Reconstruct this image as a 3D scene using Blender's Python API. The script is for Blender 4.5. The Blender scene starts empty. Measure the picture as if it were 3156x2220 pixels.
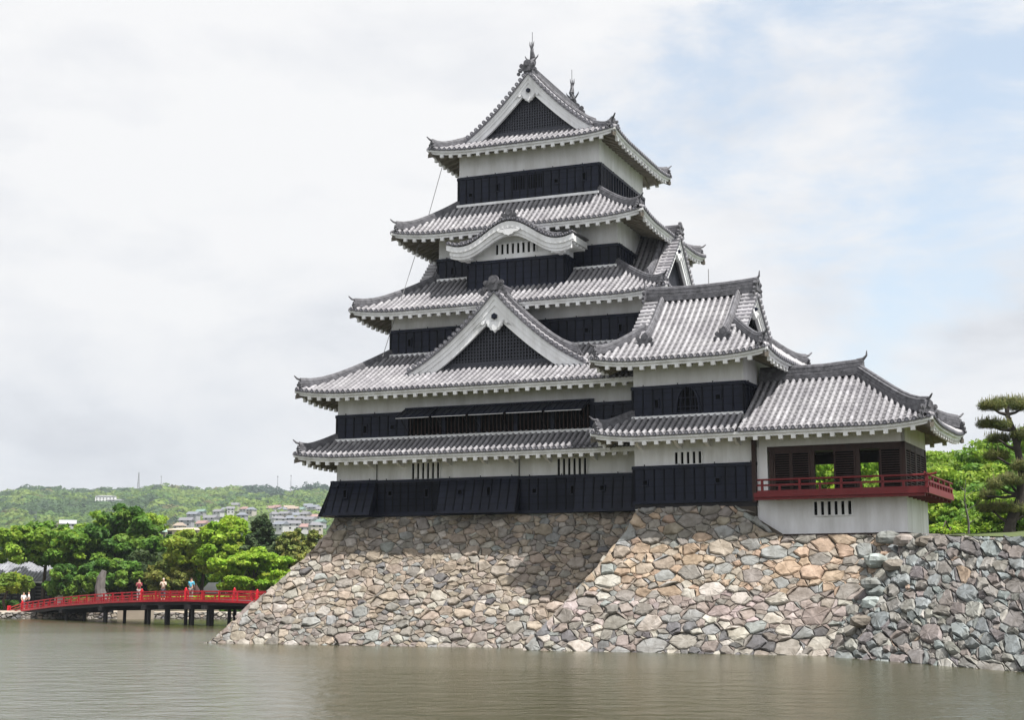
import bpy, math, random
import numpy as np
from mathutils import Vector, Matrix
R = math.radians
rnd = random.Random(7)
nr = np.random.default_rng(11)
sc = bpy.context.scene
COL = sc.collection

# ------------------------------------------------------------------ camera
ZC = 2.55; FPX = 4536.0; PITCH = R(8.959)
cam = bpy.data.objects.new('camera', bpy.data.cameras.new('camera')); COL.objects.link(cam)
cam.location = (0, 0, ZC); cam.rotation_euler = (R(90) + PITCH, 0, 0)
cam.data.sensor_width = 36; cam.data.lens = 36 * FPX / 3156
cam.data.clip_start = 0.5; cam.data.clip_end = 9000
sc.camera = cam

# ------------------------------------------------------------------ light
SUN_AZ, SUN_EL = R(130), R(64)
sd = Vector((math.sin(SUN_AZ) * math.cos(SUN_EL), math.cos(SUN_AZ) * math.cos(SUN_EL), math.sin(SUN_EL)))
sun = bpy.data.objects.new('sun', bpy.data.lights.new('sun', 'SUN')); COL.objects.link(sun)
sun.data.energy = 5.0; sun.data.angle = R(0.6); sun.data.color = (1.0, 0.96, 0.91)
sun.rotation_euler = sd.to_track_quat('Z', 'Y').to_euler(); sun.location = sd * 300

w = bpy.data.worlds.new('World'); sc.world = w; w.use_nodes = True
nt = w.node_tree; nt.nodes.clear(); N = nt.nodes.new; K = nt.links.new
def wm(op, a, b=None, clamp=False):
    n = N('ShaderNodeMath'); n.operation = op; n.use_clamp = clamp
    for i, v in enumerate((a, b)):
        if v is None: continue
        if isinstance(v, (int, float)): n.inputs[i].default_value = v
        else: K(v, n.inputs[i])
    return n.outputs[0]
out = N('ShaderNodeOutputWorld'); bg = N('ShaderNodeBackground')
sky = N('ShaderNodeTexSky'); sky.sky_type = 'NISHITA'; sky.sun_disc = False
sky.sun_elevation = SUN_EL; sky.sun_rotation = SUN_AZ
skm = N('ShaderNodeMix'); skm.data_type = 'RGBA'; skm.blend_type = 'MULTIPLY'; skm.inputs[0].default_value = 1
K(sky.outputs[0], skm.inputs[6]); skm.inputs[7].default_value = (.135, .128, .122, 1)
ska = N('ShaderNodeMix'); ska.data_type = 'RGBA'; ska.blend_type = 'ADD'; ska.inputs[0].default_value = 1
K(skm.outputs[2], ska.inputs[6]); ska.inputs[7].default_value = (.42, .46, .48, 1)
tc = N('ShaderNodeTexCoord'); mp = N('ShaderNodeMapping'); mp.inputs['Scale'].default_value = (1, 1, 2.6)
K(tc.outputs['Generated'], mp.inputs['Vector'])
def wnoise(scale, detail, rough, off=(0, 0, 0)):
    m = N('ShaderNodeMapping'); m.inputs['Location'].default_value = off; K(mp.outputs[0], m.inputs['Vector'])
    n = N('ShaderNodeTexNoise'); n.inputs['Scale'].default_value = scale; n.inputs['Detail'].default_value = detail
    n.inputs['Roughness'].default_value = rough; n.inputs['Distortion'].default_value = .25
    K(m.outputs[0], n.inputs['Vector']); return n.outputs['Fac']
def wramp(src, stops):
    r = N('ShaderNodeValToRGB'); K(src, r.inputs[0]); e = r.color_ramp.elements
    while len(e) < len(stops): e.new(.5)
    for i, (p, c) in enumerate(stops): e[i].position = p; e[i].color = c if len(c) == 4 else (*c, 1)
    return r.outputs[0]
sep = N('ShaderNodeSeparateXYZ'); K(tc.outputs['Generated'], sep.inputs[0])
# blue openings toward the right of the view, over unbroken bright cloud elsewhere
dirp = N('ShaderNodeVectorMath'); dirp.operation = 'DOT_PRODUCT'; K(tc.outputs['Generated'], dirp.inputs[0])
bd = Vector((0.245, 0.95, 0.315)).normalized(); dirp.inputs[1].default_value = bd
near = N('ShaderNodeMapRange'); near.inputs['From Min'].default_value = .975; near.inputs['From Max'].default_value = .9985
near.interpolation_type = 'SMOOTHSTEP'; K(dirp.outputs['Value'], near.inputs['Value'])
n1 = wnoise(4.6, 8, .62, (3.1, 1.7, .4))
thr = wm('ADD', wm('ADD', n1, .10), wm('MULTIPLY', near.outputs[0], -.30))
cover = N('ShaderNodeMapRange'); cover.inputs['From Min'].default_value = .20; cover.inputs['From Max'].default_value = .46
cover.interpolation_type = 'SMOOTHSTEP'; K(thr, cover.inputs['Value'])
n2 = wnoise(4.6, 8, .56, (8.3, 2.2, 5.1))
elev = N('ShaderNodeMapRange'); elev.inputs['From Min'].default_value = 0; elev.inputs['From Max'].default_value = .3
K(sep.outputs['Z'], elev.inputs['Value'])
shade = wm('ADD', wm('MULTIPLY', n2, .8), wm('MULTIPLY', elev.outputs[0], .22))
cc = wramp(shade, [(.28, (.66, .69, .76)), (.40, (.80, .82, .87)), (.47, (.90, .92, .965)), (.53, (.975, .985, 1.015)), (.62, (1.06, 1.06, 1.07))])
mx = N('ShaderNodeMix'); mx.data_type = 'RGBA'; K(cover.outputs[0], mx.inputs[0]); K(ska.outputs[2], mx.inputs[6]); K(cc, mx.inputs[7])
K(mx.outputs[2], bg.inputs['Color']); bg.inputs['Strength'].default_value = .565
K(bg.outputs[0], out.inputs['Surface'])
sc.view_settings.view_transform = 'Standard'; sc.view_settings.look = 'None'
sc.view_settings.exposure = 0.66; sc.view_settings.gamma = 1.0; sc.view_settings.use_curve_mapping = False
sc.cycles.max_bounces = 6; sc.cycles.diffuse_bounces = 3; sc.cycles.glossy_bounces = 3; sc.cycles.transparent_max_bounces = 8
sc.cycles.use_denoising = True; sc.cycles.caustics_reflective = False; sc.cycles.caustics_refractive = False
sc.cycles.volume_bounces = 0

# ------------------------------------------------------------------ materials
def mat(name, col, rough=.7, noise=0.0, nscale=3.0, bump=0.0, bscale=20.0, attr=False, spec=.3, tint=None, stretch=(1, 1, 1), coord='Object', metal=0):
    m = bpy.data.materials.new(name); m.use_nodes = True; t = m.node_tree; t.nodes.clear()
    o = t.nodes.new('ShaderNodeOutputMaterial'); b = t.nodes.new('ShaderNodeBsdfPrincipled'); t.links.new(b.outputs[0], o.inputs[0])
    b.inputs['Roughness'].default_value = rough; b.inputs['Specular IOR Level'].default_value = spec; b.inputs['Metallic'].default_value = metal
    c = t.nodes.new('ShaderNodeTexCoord'); mpn = t.nodes.new('ShaderNodeMapping'); mpn.inputs['Scale'].default_value = stretch
    t.links.new(c.outputs[coord], mpn.inputs[0])
    src = None
    if attr:
        a = t.nodes.new('ShaderNodeVertexColor'); a.layer_name = 'Col'; src = a.outputs[0]
        mm = t.nodes.new('ShaderNodeMix'); mm.data_type = 'RGBA'; mm.blend_type = 'MULTIPLY'; mm.inputs[0].default_value = 1
        t.links.new(src, mm.inputs[6]); mm.inputs[7].default_value = (*col, 1); src = mm.outputs[2]
    if noise > 0:
        n = t.nodes.new('ShaderNodeTexNoise'); n.inputs['Scale'].default_value = nscale; n.inputs['Detail'].default_value = 6; n.inputs['Roughness'].default_value = .62
        t.links.new(mpn.outputs[0], n.inputs['Vector'])
        r = t.nodes.new('ShaderNodeMapRange'); r.inputs['From Min'].default_value = .3; r.inputs['From Max'].default_value = .7
        r.inputs['To Min'].default_value = 1 - noise; r.inputs['To Max'].default_value = 1 + noise * .6
        t.links.new(n.outputs['Fac'], r.inputs['Value'])
        m2 = t.nodes.new('ShaderNodeMix'); m2.data_type = 'RGBA'; m2.blend_type = 'MULTIPLY'; m2.inputs[0].default_value = 1
        if src is not None: t.links.new(src, m2.inputs[6])
        else: m2.inputs[6].default_value = (*col, 1)
        cb = t.nodes.new('ShaderNodeCombineColor')
        for k in range(3):
            if tint and tint[k] != 1:
                q = t.nodes.new('ShaderNodeMath'); q.operation = 'POWER'; q.inputs[1].default_value = tint[k]; t.links.new(r.outputs[0], q.inputs[0]); t.links.new(q.outputs[0], cb.inputs[k])
            else: t.links.new(r.outputs[0], cb.inputs[k])
        t.links.new(cb.outputs[0], m2.inputs[7]); src = m2.outputs[2]
    if src is not None: t.links.new(src, b.inputs['Base Color'])
    else: b.inputs['Base Color'].default_value = (*col, 1)
    if bump > 0:
        n = t.nodes.new('ShaderNodeTexNoise'); n.inputs['Scale'].default_value = bscale; n.inputs['Detail'].default_value = 5
        t.links.new(mpn.outputs[0], n.inputs['Vector'])
        bp = t.nodes.new('ShaderNodeBump'); bp.inputs['Strength'].default_value = bump; bp.inputs['Distance'].default_value = .05
        t.links.new(n.outputs['Fac'], bp.inputs['Height']); t.links.new(bp.outputs[0], b.inputs['Normal'])
    return m
M = {}
M['plaster'] = mat('white_plaster', (.84, .85, .87), .85, .20, 1.5, .08, 30, tint=(1, 1.03, 1.12), stretch=(1, 1, .22))
M['soffit'] = mat('dark_eave_plaster', (.26, .235, .20), .9, .3, 2.0)  # soffits and rafters toned darker than the wall plaster
M['batten'] = mat('shadow_dark_batten', (.0035, .0045, .009), .5, spec=.12)  # darker than the boards, imitating shadow lines along battens and laps
M['greyframe'] = mat('grey_black_frame', (.045, .048, .062), .5)
M['black'] = mat('black_lacquered_board', (.010, .0135, .029), .36, .5, 1.5, .06, 40, spec=.17, stretch=(1, 1, .5))
M['void'] = mat('black_and_opening_shade', (.002, .002, .002), .95, spec=.02)  # near-black plates imitate shaded window depth; also black gable walls and backings
M['brown'] = mat('red_brown_timber', (.040, .020, .016), .6, .35, 2.5, .1, 30, stretch=(1, 1, .3))
M['red'] = mat('dark_vermilion_paint', (.155, .017, .020), .5, .2, 2.0)
M['redb'] = mat('bright_vermilion_paint', (.62, .018, .035), .5, .35, 2.0)
M['tile'] = mat('roof_tile_grey', (1, 1, 1), .48, .30, 1.0, .10, 18, attr=True, spec=.45, tint=(1, 1.03, .95))
M['ridge'] = mat('ridge_tile_dark', (.115, .115, .128), .6, .6, 4.5, .3, 14, spec=.3)
M['stone'] = mat('moat_stone', (1, 1, 1), .85, .42, 2.2, .7, 5.5, attr=True, spec=.2, tint=(1, 1.06, 1.15))
M['joint'] = mat('wall_joint_shadow_soil', (.07, .06, .048), .95)
M['paint'] = mat('coloured_surface', (1, 1, 1), .7, .15, 1.5, attr=True)
M['bark'] = mat('bark', (.085, .066, .052), .9, .4, 4, .5, 12, stretch=(1, 1, .3))
M['darkpost'] = mat('tarred_timber', (.016, .015, .017), .6, .3, 3)
M['skin'] = mat('skin', (.52, .33, .24), .6)
M['metal'] = mat('grey_metal', (.22, .22, .22), .5, metal=.4)
def leafmat(name, col, rough=.6, trans=.45):
    m = bpy.data.materials.new(name); m.use_nodes = True; t = m.node_tree; t.nodes.clear()
    o = t.nodes.new('ShaderNodeOutputMaterial'); b = t.nodes.new('ShaderNodeBsdfPrincipled'); tr = t.nodes.new('ShaderNodeBsdfTranslucent'); mx_ = t.nodes.new('ShaderNodeMixShader')
    a = t.nodes.new('ShaderNodeVertexColor'); a.layer_name = 'Col'
    mm = t.nodes.new('ShaderNodeMix'); mm.data_type = 'RGBA'; mm.blend_type = 'MULTIPLY'; mm.inputs[0].default_value = 1
    t.links.new(a.outputs[0], mm.inputs[6]); mm.inputs[7].default_value = (*col, 1)
    t.links.new(mm.outputs[2], b.inputs['Base Color']); t.links.new(mm.outputs[2], tr.inputs['Color'])
    b.inputs['Roughness'].default_value = rough; b.inputs['Specular IOR Level'].default_value = .25
    mx_.inputs[0].default_value = trans
    t.links.new(b.outputs[0], mx_.inputs[1]); t.links.new(tr.outputs[0], mx_.inputs[2]); t.links.new(mx_.outputs[0], o.inputs[0]); return m
M['pinebark'] = mat('dark_pine_bark', (.045, .038, .034), .9, .4, 5, .6, 14)
M['leaf'] = leafmat('leaves', (1, 1, 1))
M['needle'] = leafmat('needles', (1, 1, 1), .7, .12)

# ------------------------------------------------------------------ mesh helpers
class MB:
    def __init__(s): s.v = []; s.f = []; s.c = []
    def face(s, pts, col=None):
        n = len(s.v); s.v += [tuple(p) for p in pts]; s.f.append(tuple(range(n, n + len(pts)))); s.c.append(col or (1, 1, 1))
    def hexa(s, p, col=None):            # p: bottom 4 (ccw), top 4
        n = len(s.v); s.v += [tuple(q) for q in p]
        for f in ((3, 2, 1, 0), (4, 5, 6, 7), (0, 1, 5, 4), (1, 2, 6, 5), (2, 3, 7, 6), (3, 0, 4, 7)):
            s.f.append(tuple(n + i for i in f)); s.c.append(col or (1, 1, 1))
    def box(s, x0, x1, y0, y1, z0, z1, col=None):
        s.hexa(((x0, y0, z0), (x1, y0, z0), (x1, y1, z0), (x0, y1, z0), (x0, y0, z1), (x1, y0, z1), (x1, y1, z1), (x0, y1, z1)), col)
    def grid(s, rows, col=None, close=False):   # list of equal-length rings
        n = len(s.v); m = len(rows[0])
        for r in rows: s.v += [tuple(p) for p in r]
        for i in range(len(rows) - 1):
            for j in range(m if close else m - 1):
                k = (j + 1) % m
                s.f.append((n + i * m + j, n + i * m + k, n + (i + 1) * m + k, n + (i + 1) * m + j)); s.c.append(col or (1, 1, 1))
    def tube(s, pts, rad, seg=8, col=None, cap=True):
        pts = [Vector(p) for p in pts]; rows = []; prev = None
        if not isinstance(rad, (list, tuple)): rad = [rad] * len(pts)
        for i, p in enumerate(pts):
            t = (pts[min(i + 1, len(pts) - 1)] - pts[max(i - 1, 0)]).normalized()
            a = t.cross(Vector((0, 0, 1)) if abs(t.z) < .95 else Vector((1, 0, 0))).normalized()
            if prev is not None and a.dot(prev) < 0: a = -a
            prev = a; b = t.cross(a)
            rows.append([p + (a * math.cos(2 * math.pi * k / seg) + b * math.sin(2 * math.pi * k / seg)) * rad[i] for k in range(seg)])
        s.grid(rows, col, True)
        if cap: s.face(rows[0][::-1], col); s.face(rows[-1], col)
    def build(s, name, material, parent=None, smooth=False, loc=None):
        me = bpy.data.meshes.new(name); me.from_pydata(s.v, [], s.f)
        if any(c != (1, 1, 1) for c in s.c):
            at = me.color_attributes.new('Col', 'FLOAT_COLOR', 'CORNER')
            tot = np.array([len(f) for f in s.f]); cc_ = np.ones((len(s.f), 4), 'f'); cc_[:, :3] = np.array([c[:3] for c in s.c])
            at.data.foreach_set('color', np.repeat(cc_, tot, axis=0).ravel())
        me.materials.append(M[material] if isinstance(material, str) else material)
        if smooth: me.polygons.foreach_set('use_smooth', [True] * len(me.polygons))
        me.update()
        return link(name, me, parent, loc)
def link(name, me, parent=None, loc=None):
    o = bpy.data.objects.new(name, me); COL.objects.link(o)
    if parent is not None: o.parent = parent
    if loc: o.location = loc
    return o
def tag(o, label=None, cat=None, group=None, kind=None):
    if label: o['label'] = label
    if cat: o['category'] = cat
    if group: o['group'] = group
    if kind: o['kind'] = kind
    return o
def thing(name, label, cat, loc=(0, 0, 0), rz=0, group=None):
    o = bpy.data.objects.new(name, None); COL.objects.link(o); o.location = loc; o.rotation_euler = (0, 0, rz); o.empty_display_size = .5
    return tag(o, label, cat, group)
def quadmesh(name, V, C, material, parent=None, loc=None, extra=None):
    """V (n,4,3) quads, C (n,3) colours"""
    n = len(V); me = bpy.data.meshes.new(name); me.vertices.add(n * 4); me.vertices.foreach_set('co', V.reshape(-1).astype('f'))
    me.loops.add(n * 4); me.loops.foreach_set('vertex_index', np.arange(n * 4, dtype='i'))
    me.polygons.add(n); me.polygons.foreach_set('loop_start', np.arange(n, dtype='i') * 4)
    me.update(calc_edges=True); me.validate()
    at = me.color_attributes.new('Col', 'FLOAT_COLOR', 'CORNER'); cc_ = np.ones((n, 4), 'f'); cc_[:, :3] = C
    at.data.foreach_set('color', np.repeat(cc_, 4, axis=0).ravel()); me.materials.append(M[material])
    return link(name, me, parent, loc)
def PX(sx, depth, z=0.0):                 # ground plan x of photo column sx at a given depth
    return (sx - 1578) / FPX * (depth * math.cos(PITCH) + (z - ZC) * math.sin(PITCH))
def PZ(sy, depth):                        # height of photo row sy at a given depth
    k = (1110 - sy) / FPX; return ZC + depth * (math.sin(PITCH) + k * math.cos(PITCH)) / (math.cos(PITCH) - k * math.sin(PITCH))

# ------------------------------------------------------------------ wall helpers
class WF:      # a vertical wall: origin, direction along, outward normal
    def __init__(s, o, u, n): s.o, s.u, s.n = o, u, n
    def p(s, u, w, z): return (s.o[0] + s.u[0] * u + s.n[0] * w, s.o[1] + s.u[1] * u + s.n[1] * w, z)
    def box(s, mb, u0, u1, w0, w1, z0, z1, col=None, sh0=0, sh1=0):   # sh0 / sh1: outward shift at bottom / top
        mb.hexa([s.p(u0, w1 + sh0, z0), s.p(u1, w1 + sh0, z0), s.p(u1, w0 + sh0, z0), s.p(u0, w0 + sh0, z0),
                 s.p(u0, w1 + sh1, z1), s.p(u1, w1 + sh1, z1), s.p(u1, w0 + sh1, z1), s.p(u0, w0 + sh1, z1)], col)
def rect_walls(x0, x1, y0, y1):   # front, right, back, left
    return [WF((x0, y0), (1, 0), (0, -1)), WF((x1, y0), (0, 1), (1, 0)), WF((x1, y1), (-1, 0), (0, 1)), WF((x0, y1), (0, -1), (-1, 0))]
def siding(wf, u0, u1, z0, z1, mb, out=0.0, back=.0, pitch=.47):
    sh = lambda z: out * (1 - (z - z0) / (z1 - z0))
    B = lambda a, b, w0, w1, za, zb, cc=None: wf.box(mb, a, b, w0, w1, za, zb, cc, sh(za), sh(zb))
    B(u0, u1, -.06 if out < .05 else -.02, .06, z0, z1)
    if out >= .05: wf.box(mb, u0 + .01, u1 - .01, -.3, .0, z0 + .01, z1 - .01, None, out * .9, 0)
    n = max(2, round((u1 - u0) / pitch)); st = (u1 - u0) / n
    for k in range(n + 1):
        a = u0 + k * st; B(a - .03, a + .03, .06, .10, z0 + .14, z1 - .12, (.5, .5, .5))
    wf.box(mb, u0 - .05, u1 + .05, .055, .13, z1 - .13, z1 + .02, None, 0, 0)
    B(u0 - .02, u1 + .02, .055, .115, z0, z0 + .14)
    hz = z0 + .44; j = 0
    while hz < z1 - .3:
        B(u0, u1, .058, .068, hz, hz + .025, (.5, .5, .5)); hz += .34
    k = 0; a = u0 + .5
    while a < u1: wf.box(mb, a, a + .03, .05, .10, z1 + .02, z1 + .09); a += 1.7
def siding_part(wfs, parent, name='plank_siding'):
    mb = MB()
    for (wf, u0, u1, z0, z1, *r) in wfs: siding(wf, u0, u1, z0, z1, mb, *(r[:1] if r else ()))
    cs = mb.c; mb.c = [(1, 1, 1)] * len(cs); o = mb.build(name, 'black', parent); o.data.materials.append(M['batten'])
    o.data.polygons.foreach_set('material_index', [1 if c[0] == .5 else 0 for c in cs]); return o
def loophole(wf, u, z, tall, parent, off=0.0):
    w_, h_ = (.085, .19) if tall else (.10, .10)
    fr = MB(); o = .072 + off
    for a, b, c, d in ((-w_ - .05, -w_, -h_ - .05, h_ + .05), (w_, w_ + .05, -h_ - .05, h_ + .05), (-w_, w_, h_, h_ + .05), (-w_, w_, -h_ - .05, -h_)):
        wf.box(fr, u + a, u + b, o - .03, o + .05, z + c, z + d)
    wf.box(fr, u - w_, u + w_, o - .03, o + .004, z - h_, z + h_)  # near-black plate coloured as a shaded recess
    l = fr.build('loophole', 'black', parent)
    l.data.materials.append(M['void'])
    for p in list(l.data.polygons)[-6:]: p.material_index = 1
    return l
def slit_window(wf, u0, u1, z0, z1, n, parent, fw=.05, framem='plaster'):
    bk = (framem == 'black')   # near-black plate imitates shaded slots between bars, in a shallow frame
    mb = MB(); wf.box(mb, u0, u1, -.02, .064 if framem == 'black' else .006, z0, z1); win = mb.build('window', 'void', parent)
    st = (u1 - u0) / (n * 2 - 1) ; b = MB()
    for k in range(n - 1): wf.box(b, u0 + st * (2 * k + (1.2 if bk else .95)), u0 + st * (2 * k + (1.8 if bk else 2.05)), .0, .075, z0, z1)
    b.build('window_bars', framem, win)
    f = MB()
    for a in (u0 - .05, u1): wf.box(f, a, a + .05, -.02, .08, z0 - .05, z1 + .05)
    wf.box(f, u0, u1, -.02, .078, z1, z1 + .05); wf.box(f, u0, u1, -.02, .078, z0 - .05, z0)
    f.build('window_frame', framem, win); return win

# ------------------------------------------------------------------ roof helpers
SP = .305
def tcol(lo=.27, hi=.315):
    v = rnd.uniform(lo, hi) if rnd.random() > .05 else rnd.uniform(lo, hi) * 1.22
    return (v * 1.0, v * .985, v * 1.04)
def tiles(mb, O, U, D, L, dmax, zf, ur=None, discs=True, d0=-.06, sp=SP, course=.32):
    xy = lambda u, d: (O[0] + U[0] * u + D[0] * d, O[1] + U[1] * u + D[1] * d)
    P3 = lambda u, d, h=0.0: (*xy(u, d), zf(u, d) + h)
    n = max(1, round(L / sp)); st = L / n
    for i in range(n):
        u = st * (i + .5); rc_ = rnd.uniform(.88, 1.10); kc = lambda c_: tuple(v * rc_ for v in c_)
        if ur and not (ur[0] <= u <= ur[1]): continue
        dm = dmax(u)
        if dm > .12:
            k = max(1, round((dm - d0) / course))
            ds = [d0 + (dm - d0) * j / k for j in range(k + 1)]
            for j in range(k):
                rows = []
                for d, r, e in ((ds[j], .094, .032), (ds[j + 1] + .01, .088, .026)):
                    rows.append([P3(u + r * math.cos(a), d, e + r * 1.35 * math.sin(a)) for a in (0, .63, 1.26, 1.88, 2.51, 3.1416)])
                mb.grid([rows[0][::-1], rows[1][::-1]], kc(tcol()))
            if discs:
                r = .098; c = (.085, .085, .10)
                ring = lambda d: [P3(u + r * math.cos(a * .7854), d0, .035 + r * math.sin(a * .7854)) if d == 0 else
                                  (*xy(u + r * math.cos(a * .7854), d0 + .10), zf(u, d0) + .035 + r * math.sin(a * .7854)) for a in range(8)]
                f = [(*xy(u + r * math.cos(a * .7854), d0 - .02), zf(u, 0) + .035 + r * math.sin(a * .7854)) for a in range(8)]
                g = [(*xy(u + r * math.cos(a * .7854), d0 + .12), zf(u, 0) + .05 + r * math.sin(a * .7854)) for a in range(8)]
                mb.face(f, c); mb.grid([f, g], (.16, .16, .18), True)
                f2 = [(*xy(u + .05 * math.cos(a * .7854), d0 - .03), zf(u, 0) + .035 + .05 * math.sin(a * .7854)) for a in range(8)]
                mb.face(f2, (.2, .2, .23))
        # pan tiles between rows, coloured darker to imitate shade between the round tiles
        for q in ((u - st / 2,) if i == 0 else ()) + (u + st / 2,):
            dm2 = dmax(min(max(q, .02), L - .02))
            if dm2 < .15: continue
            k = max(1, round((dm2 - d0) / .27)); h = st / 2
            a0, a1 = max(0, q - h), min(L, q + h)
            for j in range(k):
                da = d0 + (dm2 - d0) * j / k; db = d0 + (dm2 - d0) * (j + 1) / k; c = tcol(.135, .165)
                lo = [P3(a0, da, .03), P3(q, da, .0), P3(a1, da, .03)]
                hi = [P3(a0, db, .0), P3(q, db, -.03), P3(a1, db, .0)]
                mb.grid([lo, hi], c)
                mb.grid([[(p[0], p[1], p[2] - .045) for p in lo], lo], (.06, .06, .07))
def upturn(s, Lc=3.2, U=.26): return U * max(0., 1 - s / Lc) ** 2.2
class Skirt:   # a four-sided roof edge around an eave rectangle
    def __init__(s, x0, x1, y0, y1, ze, P, U=.26, Lc=3.2, Df=None):
        s.r = (x0, x1, y0, y1); s.ze = ze; s.P = P; s.U = U; s.Lc = Lc
        W_, H_ = x1 - x0, y1 - y0
        # front, right, back, left : origin, u, inward, length
        s.faces = [((x0, y0), (1, 0), (0, 1), W_), ((x1, y0), (0, 1), (-1, 0), H_), ((x1, y1), (-1, 0), (0, -1), W_), ((x0, y1), (0, -1), (1, 0), H_)]
    def zf(s, i, scale=1.0, fade=3.0):
        L = s.faces[i][3]
        return lambda u, d: s.ze + s.P(max(d, 0) * scale) + upturn(min(u, L - u) if 0 <= u <= L else 0, s.Lc, s.U) * max(0., 1 - max(d, 0) / fade)
def eaves(sk, parent, D, faces=(0, 1, 2, 3), ur=None, rise=.36, name='eaves', sp=.56):
    mb = MB(); rf = MB()
    for i in faces:
        O, U, Dn, L = sk.faces[i]; zf = sk.zf(i); depth = D[i]
        xy = lambda u, d: (O[0] + U[0] * u + Dn[0] * d, O[1] + U[1] * u + Dn[1] * d)
        a, b = (ur[i] if ur and ur.get(i) else (0, L)); n = max(2, int((b - a) / .45))
        for (d0, d1, za, zb) in ((.0, .10, -.14, -.02), (.10, .20, -.26, -.13)):
            us = [a + (b - a) * k / n for k in range(n + 1)]
            rows = []
            for u in us:
                cl = lambda d: max(min(u, L - d), d) if (a == 0 and b == L) else (max(u, d) if a == 0 else (min(u, L - d) if b == L else u))
                z = zf(u, 0)
                rows.append([(*xy(cl(d0), d0), z + za), (*xy(cl(d0), d0), z + zb), (*xy(cl(d1), d1), z + zb), (*xy(cl(d1), d1), z + za)])
            mb.grid(rows, None, True); mb.face(rows[0][::-1]); mb.face(rows[-1])
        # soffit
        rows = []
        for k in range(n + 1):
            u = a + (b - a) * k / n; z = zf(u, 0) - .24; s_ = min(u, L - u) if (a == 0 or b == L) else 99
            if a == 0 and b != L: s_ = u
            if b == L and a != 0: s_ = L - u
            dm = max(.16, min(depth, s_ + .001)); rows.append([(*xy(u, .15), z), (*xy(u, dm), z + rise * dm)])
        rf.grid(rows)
        m = max(1, round((b - a) / sp)); st = (b - a) / m
        for k in range(m):
            u = a + st * (k + .5); s_ = min(u, L - u)
            if not (a == 0 and b == L): s_ = u if a == 0 else (L - u if b == L else 99)
            dm = min(depth, s_ - .05)
            if dm < .35: continue
            z = zf(u, 0) - .25; h = .14
            A = [(*xy(u - .085, .12), z - h), (*xy(u + .085, .12), z - h), (*xy(u + .085, dm), z - h + rise * dm), (*xy(u - .085, dm), z - h + rise * dm)]
            rf.hexa(A + [(p[0], p[1], p[2] + h + .03) for p in A])
            Bq = [(*xy(u - .095, .09), z - .165), (*xy(u + .095, .09), z - .165), (*xy(u + .095, .24), z - .165), (*xy(u - .095, .24), z - .165)]
            mb.hexa(Bq + [(p[0], p[1], p[2] + .18) for p in Bq])
        # diagonal hip rafter
        for s_, uu in ((0, 0), (1, L)):
            if (s_ == 0 and a != 0) or (s_ == 1 and b != L): continue
            t = 1 if s_ == 0 else -1; z = zf(uu, 0) - .27
            p0 = Vector((*xy(uu + t * .05, .05), z)); p1 = Vector((*xy(uu + t * depth, depth), z + rise * depth - .02)); q = (p1 - p0).cross(Vector((0, 0, 1))).normalized() * .1
            rf.hexa([p0 - q - Vector((0, 0, .2)), p0 + q - Vector((0, 0, .2)), p1 + q - Vector((0, 0, .2)), p1 - q - Vector((0, 0, .2)), p0 - q, p0 + q, p1 + q, p1 - q])
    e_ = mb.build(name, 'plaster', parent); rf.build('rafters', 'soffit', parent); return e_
def ridge_mesh(pts, wd=.15, h=.34, tip=.0, cap=.085, base=-.12):
    """layered ridge courses along a path, with a rolled cap tile; tip lifts the first end"""
    mb = MB(); pts = [Vector(p) for p in pts]; n = len(pts); prof = []
    lay = 3
    for k in range(lay): prof += [(-wd * (1.25 - .18 * k), base if k == 0 else h * k / lay), (-wd * (1.25 - .18 * k), h * (k + 1) / lay - .015)]
    arc = [(-cap * math.cos(a), h + cap * .2 + cap * 1.2 * math.sin(a)) for a in (0, .63, 1.26, 1.88, 2.51, 3.1416)]
    full = prof + arc + [(-x, z) for x, z in prof[::-1]]; rows = []
    for i, p in enumerate(pts):
        t = pts[min(i + 1, n - 1)] - pts[max(i - 1, 0)]; s = Vector((t.y, -t.x, 0)).normalized() * -1
        lift = tip * max(0, 1 - i / 3) ** 2 if n > 4 else 0
        rows.append([(p.x + s.x * a, p.y + s.y * a, p.z + b + lift) for a, b in full])
    m = len(full)
    n0 = len(mb.v)
    for r in rows: mb.v += r
    for i in range(n - 1):
        for j in range(m - 1):
            mb.f.append((n0 + i * m + j, n0 + i * m + j + 1, n0 + (i + 1) * m + j + 1, n0 + (i + 1) * m + j)); mb.c.append((1, 1, 1))
    mb.face(rows[0]); mb.face(rows[-1][::-1])
    return mb
RIDGE_TILE = None
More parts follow.
